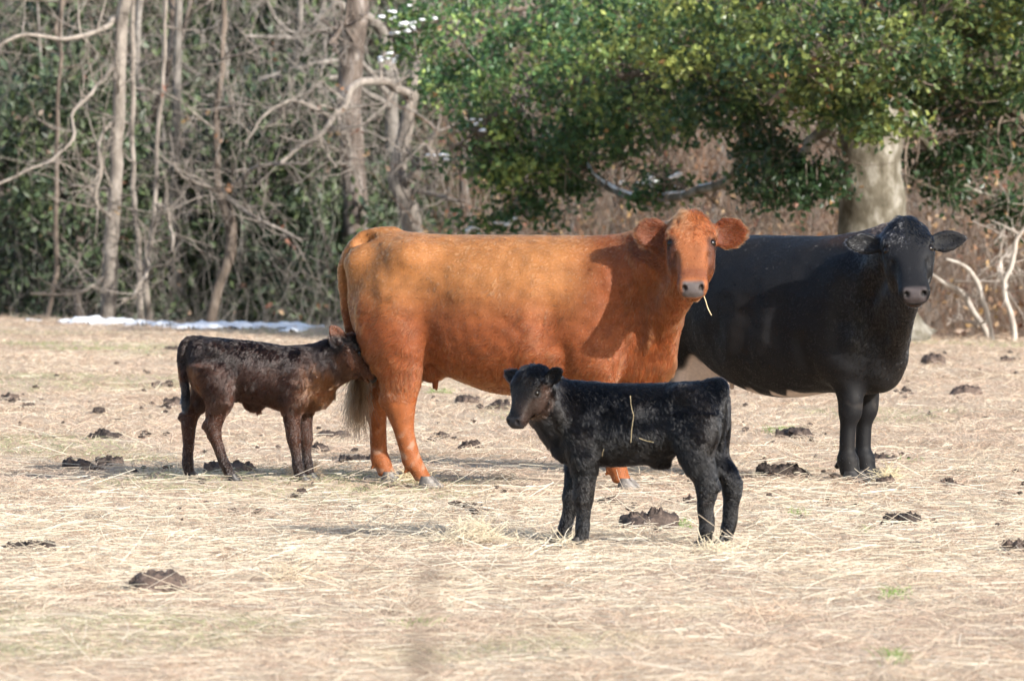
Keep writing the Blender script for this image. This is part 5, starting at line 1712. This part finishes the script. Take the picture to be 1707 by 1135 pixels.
def black_calf():
    rz = math.radians(165)
    Y0 = 25.45
    loc = np.array([(1070 - 853.5) * Y0 / FP, Y0, 0.0])
    root = empty('calf', loc, rz)
    tag(root, 'small black calf standing in front of the cows, head turned towards us', 'calf', 'calves')
    WL = world_to_local(rz)
    F_ = Field((-.52, -.24, 0.0), (.82, .48, .90), .0058)
    st = [(-.385, 0, .60, .05, .06, .08), (-.36, 0, .59, .085, .105, .12), (-.30, 0, .58, .115, .135, .15), (-.20, 0, .565, .128, .148, .155),
          (-.08, 0, .545, .137, .16, .175), (.05, 0, .53, .143, .172, .18), (.16, 0, .525, .137, .177, .18), (.27, 0, .525, .120, .172, .175),
          (.33, 0, .53, .098, .15, .155), (.385, 0, .52, .07, .10, .11), (.42, 0, .50, .035, .05, .06)]
    near_f = (.082, [(.02, .253, 0, .030, .028), (.05, .249, 0, .029, .027), (.075, .247, 0, .031, .029), (.11, .245, 0, .026, .025), (.16, .243, 0, .030, .028), (.205, .245, 0, .040, .036),
                    (.25, .240, 0, .041, .037), (.32, .238, 0, .050, .042), (.40, .245, .005, .072, .05), (.50, .26, .01, .09, .05)])
    far_f = (-.082, [(.02, .380, 0, .030, .028), (.05, .372, 0, .029, .027), (.075, .366, 0, .031, .029), (.11, .355, 0, .026, .025), (.16, .342, 0, .030, .028), (.205, .335, 0, .038, .036),
                    (.25, .325, 0, .040, .037), (.32, .31, 0, .050, .042), (.40, .28, -.005, .072, .05), (.50, .26, -.01, .09, .05)])
    near_h = (.088, [(.02, -.300, 0, .030, .028), (.05, -.306, 0, .029, .027), (.075, -.310, 0, .032, .029), (.11, -.312, 0, .029, .026), (.17, -.305, 0, .030, .028), (.225, -.312, 0, .038, .034),
                    (.265, -.312, 0, .045, .037), (.33, -.285, 0, .060, .045), (.40, -.262, .005, .083, .055), (.50, -.255, .01, .108, .06), (.58, -.26, .01, .10, .05)])
    far_h = (-.085, [(.02, -.355, 0, .030, .028), (.05, -.362, 0, .029, .027), (.075, -.367, 0, .032, .029), (.11, -.375, 0, .028, .026), (.17, -.380, 0, .029, .028), (.225, -.385, 0, .036, .034),
                    (.265, -.382, 0, .043, .037), (.33, -.335, 0, .058, .045), (.40, -.285, -.005, .083, .055), (.50, -.26, -.01, .108, .06), (.58, -.26, -.01, .10, .05)])
    mus = [((-.27, .085, .53), (.10, .05, .13), .04), ((.25, .085, .53), (.085, .045, .13), .04), ((-.20, .09, .665), (.05, .035, .03), .05), ((.24, .075, .43), (.06, .04, .08), .03)]
    calf_body(F_, st, [near_f, far_f, near_h, far_h], mus)
    F_.add(ell((.335, .01, .45), (.075, .07, .09)), .05)
    F_.add(cone((-.355, .088, .262), (-.365, .088, .258), .018, .012), .02)
    F_.add(ell((-.08, 0, .365), (.05, .03, .025)), .03)
    hw = np.array([-.36, -.42, -.83]); up = np.array([-.55, -.62, .50])
    HO = WL @ (np.array([(892 - 853.5) * 25.34 / FP, 25.34, EYE - (624 - 298) * 25.34 / FP]) - loc)
    HR = frame(WL @ hw, WL @ up)
    hs = .60
    chain(F_, [(.27, 0, .56, .135), (.37, .02, .59, .115), (.45, .05, .655, .092)], .06)
    F_.add(cone((.44, .04, .64), HO + HR @ np.array([.03, 0, -.035]), .10, .075), .05)
    F_.add(cone((.36, .03, .53), HO + HR @ np.array([.10, 0, -.07]), .08, .05), .05)
    eyes = build_head(F_, HO, HR, hs, 'calf')
    Lh = lambda t, a, u: HO + HR @ (np.array([t, a, u]) * hs)
    fc = WL @ np.array([0, -1, 0]) + HR[:, 2] * .3
    lat = HR[:, 1]
    fc2 = WL @ np.array([0, -1, 0.05])
    build_ear(F_, Lh(.045, .115, -.03), lat * .9 + np.array([0, 0, .62]), fc, .105, .036, .011, .9, .3)
    build_ear(F_, Lh(.045, -.115, -.03), -lat * 1.0 + np.array([0, 0, .40]), fc, .105, .036, .011, .9, .3)
    tp = [(-.30, 0, .695, .030), (-.345, .0, .700, .026), (-.366, .03, .685, .022), (-.372, .05, .66, .018), (-.365, .05, .60, .014), (-.362, .04, .50, .012), (-.36, .02, .42, .010)]
    chain(F_, [tuple(r) for r in spline(tp, 16)], .02)
    P, Q = F_.mesh(3)
    N, fn = vertex_normals(P, Q)
    rip = sstep(-.20, -.08, P[:, 0]) * sstep(.30, .22, P[:, 0]) * sstep(.40, .48, P[:, 2]) * sstep(.68, .62, P[:, 2]) * np.clip(.5 + Waves(41, 3)(P), 0, 1)
    P = P + N * (rip * .0035 * np.sin(P[:, 0] * 260 + 9 * np.sin(P[:, 2] * 14 + P[:, 0] * 9)))[:, None]
    N, fn = vertex_normals(P, Q)
    hc = head_coords(HO, HR, hs)
    wv, wv2, wv3 = Waves(43, 4.0), Waves(45, 11.0), Waves(49, 25.0)

    def colf(p, n):
        c = np.tile(np.array([.0034, .0034, .0044]), (len(p), 1))
        h = hc(p)
        face = sstep(.05, .12, h[:, 0]) * sstep(.45, .38, h[:, 0]) * sstep(.05, .0, h[:, 2]) * sstep(.3, .2, np.abs(h[:, 1])) * sstep(-.35, -.2, h[:, 2])
        c = mixc(c, (.034, .017, .011), face * .8)
        thr = sstep(.36, .46, p[:, 0]) * sstep(.68, .60, p[:, 2])
        c = mixc(c, (.026, .016, .012), thr * .75 * sstep(-.6, .5, wv(p)))
        c = mixc(c, (.012, .0085, .007), sstep(.15, .6, wv(p)) * .35)
        return c

    def nose(p):
        h = hc(p)
        return sstep(.37, .395, h[:, 0] - .3 * np.abs(h[:, 2] - .005)) * sstep(.072, .058, np.abs(h[:, 1])) * sstep(-.055, -.045, h[:, 2])
    vc = colf(P, N) * .9
    vc = mixc(vc, (.028, .026, .028), nose(P))
    h = hc(P)
    ineye = sstep(.050, .034, np.linalg.norm(P - eyes[1][0], axis=1) / hs)
    vc = mixc(vc, (.012, .009, .008), ineye)
    mesh_np('body', P, Q, skin_m, root, cols=vc)
    add_eyes(root, eyes)

    def lenf(p, n):
        z = p[:, 2]
        L = np.full(len(p), .023)
        L = np.where(z < .33, .016, L)
        h = hc(p)
        inh = (h[:, 0] > -.12) & (h[:, 0] < .47) & (np.abs(h[:, 1]) < .16) & (h[:, 2] > -.10)
        L = np.where(inh, .007 + .020 * sstep(.20, .04, h[:, 0]), L)
        ear = (np.abs(h[:, 1]) > .14) & (h[:, 0] > -.25) & (h[:, 0] < .2) & (h[:, 2] > -.2)
        L = np.where(ear, .010, L)
        L = L + .016 * sstep(.32, .42, p[:, 0]) * (~inh) * (z > .4) + .012 * sstep(.42, .36, z) * (z > .33)
        e = np.minimum(np.linalg.norm(p - eyes[0][0], axis=1), np.linalg.norm(p - eyes[1][0], axis=1)) / hs
        L = np.where(e < .038, 0, L)
        return L * (1 - nose(p)) * np.where(z < .03, 0, 1)

    def flowf(p, n):
        f = np.tile(np.array([-.55, 0, -.85]), (len(p), 1))
        lg = sstep(.42, .34, p[:, 2])[:, None]
        f = f * (1 - lg) + np.array([-.15, 0, -1]) * lg
        h = hc(p)
        inh = ((h[:, 0] > -.1) & (h[:, 0] < .47) & (np.abs(h[:, 1]) < .15) & (h[:, 2] > -.08))
        fd = -HR[:, 0][None, :] * .3 + HR[:, 1][None, :] * np.sign(h[:, 1])[:, None] * .5 + HR[:, 0][None, :] * .8 * sstep(.15, .0, h[:, 0])[:, None]
        f = np.where(inh[:, None], fd, f)
        ear = (np.abs(h[:, 1]) > .14) & (h[:, 0] > -.25) & (h[:, 0] < .2)
        return np.where(ear[:, None], HR[:, 1][None, :] * np.sign(h[:, 1])[:, None] + np.array([0, 0, .5]), f)
    fur('coat', P, Q, N, fn, int(170000 * FURQ), lenf, flowf, colf, black_hair_m, root, 51, lift=.32, rad=.0008, clump=.42, cfreq=8, tuft=14, tie=.6, tone=.10)
    for x, y in ((.270, .082), (.397, -.082), (-.286, .088), (-.340, -.085)):
        make_hoof('hoof', x, y, 0, .07, .07, .035, 0, hoof_dark, root)
    # hay caught on its flank
    n_ = unit(np.array([0, 1, .15]))
    for label, pp in (('long bent hay stem stuck upright on the black calf\'s flank', [(1046, 660), (1052, 683), (1056, 690), (1053, 712), (1050, 738)]),
                      ('short pale hay stem stuck low on the black calf\'s belly', [(1065, 730), (1075, 734), (1090, 737)]),
                      ('tiny hay scrap stuck behind the black calf\'s elbow', [(1001, 749), (998, 756), (996, 762)])):
        pts = []
        for (px, py) in pp:
            w = WL @ (W3(px, py, Y0 - .15) - loc)
            d2 = (P[:, 0] - w[0]) ** 2 + (P[:, 2] - w[2]) ** 2 + np.where(P[:, 1] > .04, 0, 9)
            i = np.argmin(d2)
            pts.append((w[0], P[i, 1] + .010, w[2], .0009))
        sp = spline(pts, 10)
        V, T = tubes([(sp[:, :3] @ np.linalg.inv(WL).T + loc, sp[:, 3])], 5)
        tag(mesh_np('hay_stem', V, T, straw_m), label, 'hay stem', 'hay stems stuck on the black calf')
    return root


def brown_calf():
    rz = math.radians(-5)
    Y0 = 30.45
    loc = np.array([(430 - 853.5) * Y0 / FP, Y0, 0.026])
    root = empty('calf', loc, rz)
    root.scale = (.935, 1, 1)
    tag(root, 'dark brown calf nursing with its muzzle behind the red cow\'s hind leg', 'calf', 'calves')
    WL = world_to_local(rz)
    F_ = Field((-.54, -.30, 0.0), (.88, .28, .92), .0058)
    st = [(-.395, 0, .63, .05, .06, .08), (-.37, 0, .62, .085, .11, .13), (-.31, 0, .60, .118, .145, .155), (-.20, 0, .585, .128, .152, .16),
          (-.08, 0, .57, .137, .157, .165), (.05, 0, .55, .143, .162, .165), (.16, 0, .535, .137, .162, .175), (.26, 0, .53, .122, .155, .175),
          (.33, 0, .53, .10, .14, .15), (.39, 0, .52, .07, .10, .11), (.43, 0, .50, .035, .05, .06)]
    near_f = (-.082, [(.02, .250, 0, .031, .029), (.05, .242, 0, .030, .028), (.08, .236, 0, .032, .030), (.12, .228, 0, .027, .026), (.17, .220, 0, .032, .030), (.215, .214, 0, .042, .037),
                     (.26, .208, 0, .043, .038), (.33, .203, 0, .053, .043), (.41, .21, -.005, .075, .05), (.51, .23, -.01, .09, .05)])
    far_f = (.082, [(.02, .278, 0, .031, .029), (.05, .272, 0, .030, .028), (.08, .268, 0, .032, .030), (.12, .264, 0, .027, .026), (.17, .260, 0, .032, .030), (.215, .258, 0, .042, .037),
                   (.26, .254, 0, .043, .038), (.33, .248, 0, .053, .043), (.41, .24, .005, .075, .05), (.51, .23, .01, .09, .05)])
    near_h = (-.088, [(.02, -.142, 0, .032, .029), (.05, -.155, 0, .031, .028), (.08, -.170, 0, .033, .030), (.12, -.190, 0, .031, .028), (.18, -.212, 0, .034, .030), (.235, -.235, 0, .043, .036),
                     (.275, -.240, 0, .050, .039), (.34, -.222, 0, .060, .045), (.42, -.20, -.005, .082, .055), (.52, -.215, -.01, .108, .06), (.60, -.25, -.01, .105, .055)])
    far_h = (.088, [(.02, -.395, 0, .032, .029), (.05, -.405, 0, .031, .028), (.08, -.41, 0, .033, .030), (.12, -.41, 0, .031, .028), (.18, -.405, 0, .033, .030), (.26, -.405, 0, .041, .036),
                   (.31, -.40, 0, .050, .039), (.37, -.365, 0, .062, .045), (.44, -.32, .005, .082, .055), (.52, -.275, .01, .108, .06), (.60, -.26, .01, .105, .055)])
    mus = [((-.25, .085, .56), (.10, .05, .14), .04), ((.22, .085, .53), (.085, .045, .13), .04), ((-.22, .09, .69), (.05, .035, .03), .05), ((.21, .075, .43), (.06, .04, .08), .03)]
    calf_body(F_, st, [near_f, far_f, near_h, far_h], mus, thick=-.04)
    F_.add(ell((.33, 0, .47), (.075, .065, .09)), .05)
    F_.add(cone((-.285, -.088, .285), (-.292, -.088, .28), .020, .014), .02)
    F_.add(cone((-.445, .088, .325), (-.452, .088, .32), .020, .014), .02)
    F_.add(ell((-.02, 0, .395), (.05, .03, .03)), .03)
    F_.add(cone((-.03, 0, .39), (.0, 0, .365), .02, .012), .02)
    hw = np.array([.58, -.12, -.79]); up = np.array([.79, .0, .60])
    HO = WL @ (np.array([(581 - 853.5) * 30.34 / FP, 30.34, EYE - (566 - 298) * 30.34 / FP]) - loc)
    HO[0] /= .935
    HR = frame(WL @ hw, WL @ up)
    hs = .60
    chain(F_, [(.26, 0, .565, .130), (.36, -.01, .595, .108), (.43, -.03, .64, .085)], .05)
    F_.add(cone((.42, -.03, .635), HO + HR @ np.array([.05, 0, -.045]), .088, .060), .04)
    F_.add(cone((.37, -.02, .56), HO + HR @ np.array([.13, 0, -.065]), .085, .055), .05)
    eyes = build_head(F_, HO, HR, hs, 'calf')
    Lh = lambda t, a, u: HO + HR @ (np.array([t, a, u]) * hs)
    build_ear(F_, Lh(.03, -.085, -.045), WL @ np.array([-.66, -.25, .76]), WL @ np.array([.25, -1, .1]), .135, .042, .011, .9, .45)
    build_ear(F_, Lh(.03, .085, -.045), WL @ np.array([-.75, .35, .66]), WL @ np.array([.2, 1, 0]), .135, .040, .011, .9, .45)
    tp = [(-.33, 0, .715, .030), (-.385, .0, .718, .025), (-.415, -.01, .69, .024), (-.425, -.015, .62, .021), (-.415, -.02, .53, .018), (-.405, -.02, .45, .017), (-.405, -.02, .38, .012)]
    chain(F_, [tuple(r) for r in spline(tp, 16)], .018)
    P, Q = F_.mesh(3)
    N, fn = vertex_normals(P, Q)
    hc = head_coords(HO, HR, hs)
    wv, wv2, wv3 = Waves(63, 4.0), Waves(65, 11.0), Waves(69, 25.0)

    def colf(p, n):
        z = p[:, 2]
        c = np.tile(np.array([.022, .0075, .0042]), (len(p), 1))
        c = mixc(c, (.0045, .0026, .0024), sstep(.52, .66, z + .04 * wv(p)) * .9)
        c = mixc(c, (.125, .041, .013), sstep(.18, .38, p[:, 0]) * sstep(.62, .5, z + .03 * wv(p)) * sstep(.33, .4, z) * .8)
        c = mixc(c, (.040, .014, .007), sstep(.46, .34, z) * .7)
        c = mixc(c, (.010, .009, .009), sstep(.22, .08, z) * .7)
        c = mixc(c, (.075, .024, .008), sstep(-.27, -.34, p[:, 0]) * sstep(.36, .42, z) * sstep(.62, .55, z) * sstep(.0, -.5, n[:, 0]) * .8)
        h = hc(p)
        fac = sstep(.02, .12, h[:, 0]) * sstep(.40, .34, h[:, 0]) * sstep(.03, -.05, h[:, 2]) * sstep(-.35, -.15, h[:, 2])
        c = mixc(c, (.055, .019, .008), fac * .8)
        blk = sstep(-.08, .02, h[:, 0]) * sstep(.0, .04, h[:, 2]) * sstep(.17, .14, np.abs(h[:, 1]))
        c = mixc(c, (.008, .007, .007), blk)
        ear = sstep(.06, -.02, h[:, 0]) * (p[:, 0] > .40) * sstep(.745, .78, z)
        c = mixc(c, (.12, .048, .028), ear * .8)
        tl = sstep(.53, .50, z) * (p[:, 0] < -.375) * (z > .35) * (np.abs(p[:, 1] + .02) < .035)
        c = mixc(c, (.008, .009, .011), tl)
        c = mixc(c, (.030, .020, .018), sstep(.35, .85, wv2(p)) * .55 * sstep(.4, .5, z) * sstep(.72, .66, z))  # greyish sheen painted into the coat in patches
        return c

    def nose(p):
        h = hc(p)
        return sstep(.37, .395, h[:, 0] - .3 * np.abs(h[:, 2] - .005)) * sstep(.072, .058, np.abs(h[:, 1])) * sstep(-.055, -.045, h[:, 2])
    vc = colf(P, N) * .9
    vc = mixc(vc, (.02, .018, .018), nose(P))
    mesh_np('body', P, Q, skin_m, root, cols=vc)
    add_eyes(root, eyes)

    def lenf(p, n):
        z = p[:, 2]
        L = np.full(len(p), .023)
        L = np.where(z < .36, .013, L)
        h = hc(p)
        inh = (h[:, 0] > -.12) & (h[:, 0] < .47) & (np.abs(h[:, 1]) < .16) & (h[:, 2] > -.10)
        L = np.where(inh, .008 + .012 * sstep(.20, .04, h[:, 0]), L)
        ear = (h[:, 0] < -.02) & (p[:, 0] > .40) & (z > .76)
        L = np.where(ear, .008, L)
        L = L + .018 * sstep(.22, .36, p[:, 0]) * (~inh) * (~ear) * (z > .4) + .014 * sstep(.44, .40, z) * (z > .36)
        e = np.minimum(np.linalg.norm(p - eyes[0][0], axis=1), np.linalg.norm(p - eyes[1][0], axis=1)) / hs
        L = np.where(e < .036, 0, L)
        return L * (1 - nose(p)) * np.where(z < .03, 0, 1)

    def flowf(p, n):
        f = np.tile(np.array([-.55, 0, -.85]), (len(p), 1))
        lg = sstep(.42, .34, p[:, 2])[:, None]
        f = f * (1 - lg) + np.array([-.15, 0, -1]) * lg
        h = hc(p)
        inh = ((h[:, 0] > -.1) & (h[:, 0] < .47) & (np.abs(h[:, 1]) < .15) & (h[:, 2] > -.08))
        fd = -HR[:, 0][None, :] * .3 - HR[:, 2][None, :] * .8
        return np.where(inh[:, None], fd, f)
    fur('coat', P, Q, N, fn, int(170000 * FURQ), lenf, flowf, colf, dark_hair_m, root, 71, lift=.34, rad=.0008, clump=.42, cfreq=8, tuft=20, tie=.65, tone=.18)
    for x, y in ((.268, -.082), (.296, .082), (-.125, -.088), (-.378, .088)):
        make_hoof('hoof', x, y, 0, .07, .07, .035, 0, hoof_dark, root)
    return root


straw_m = horn_mat('pale straw', (.42, .33, .18), (.62, .52, .32))
red_cow()
black_cow()
black_calf()
brown_calf()
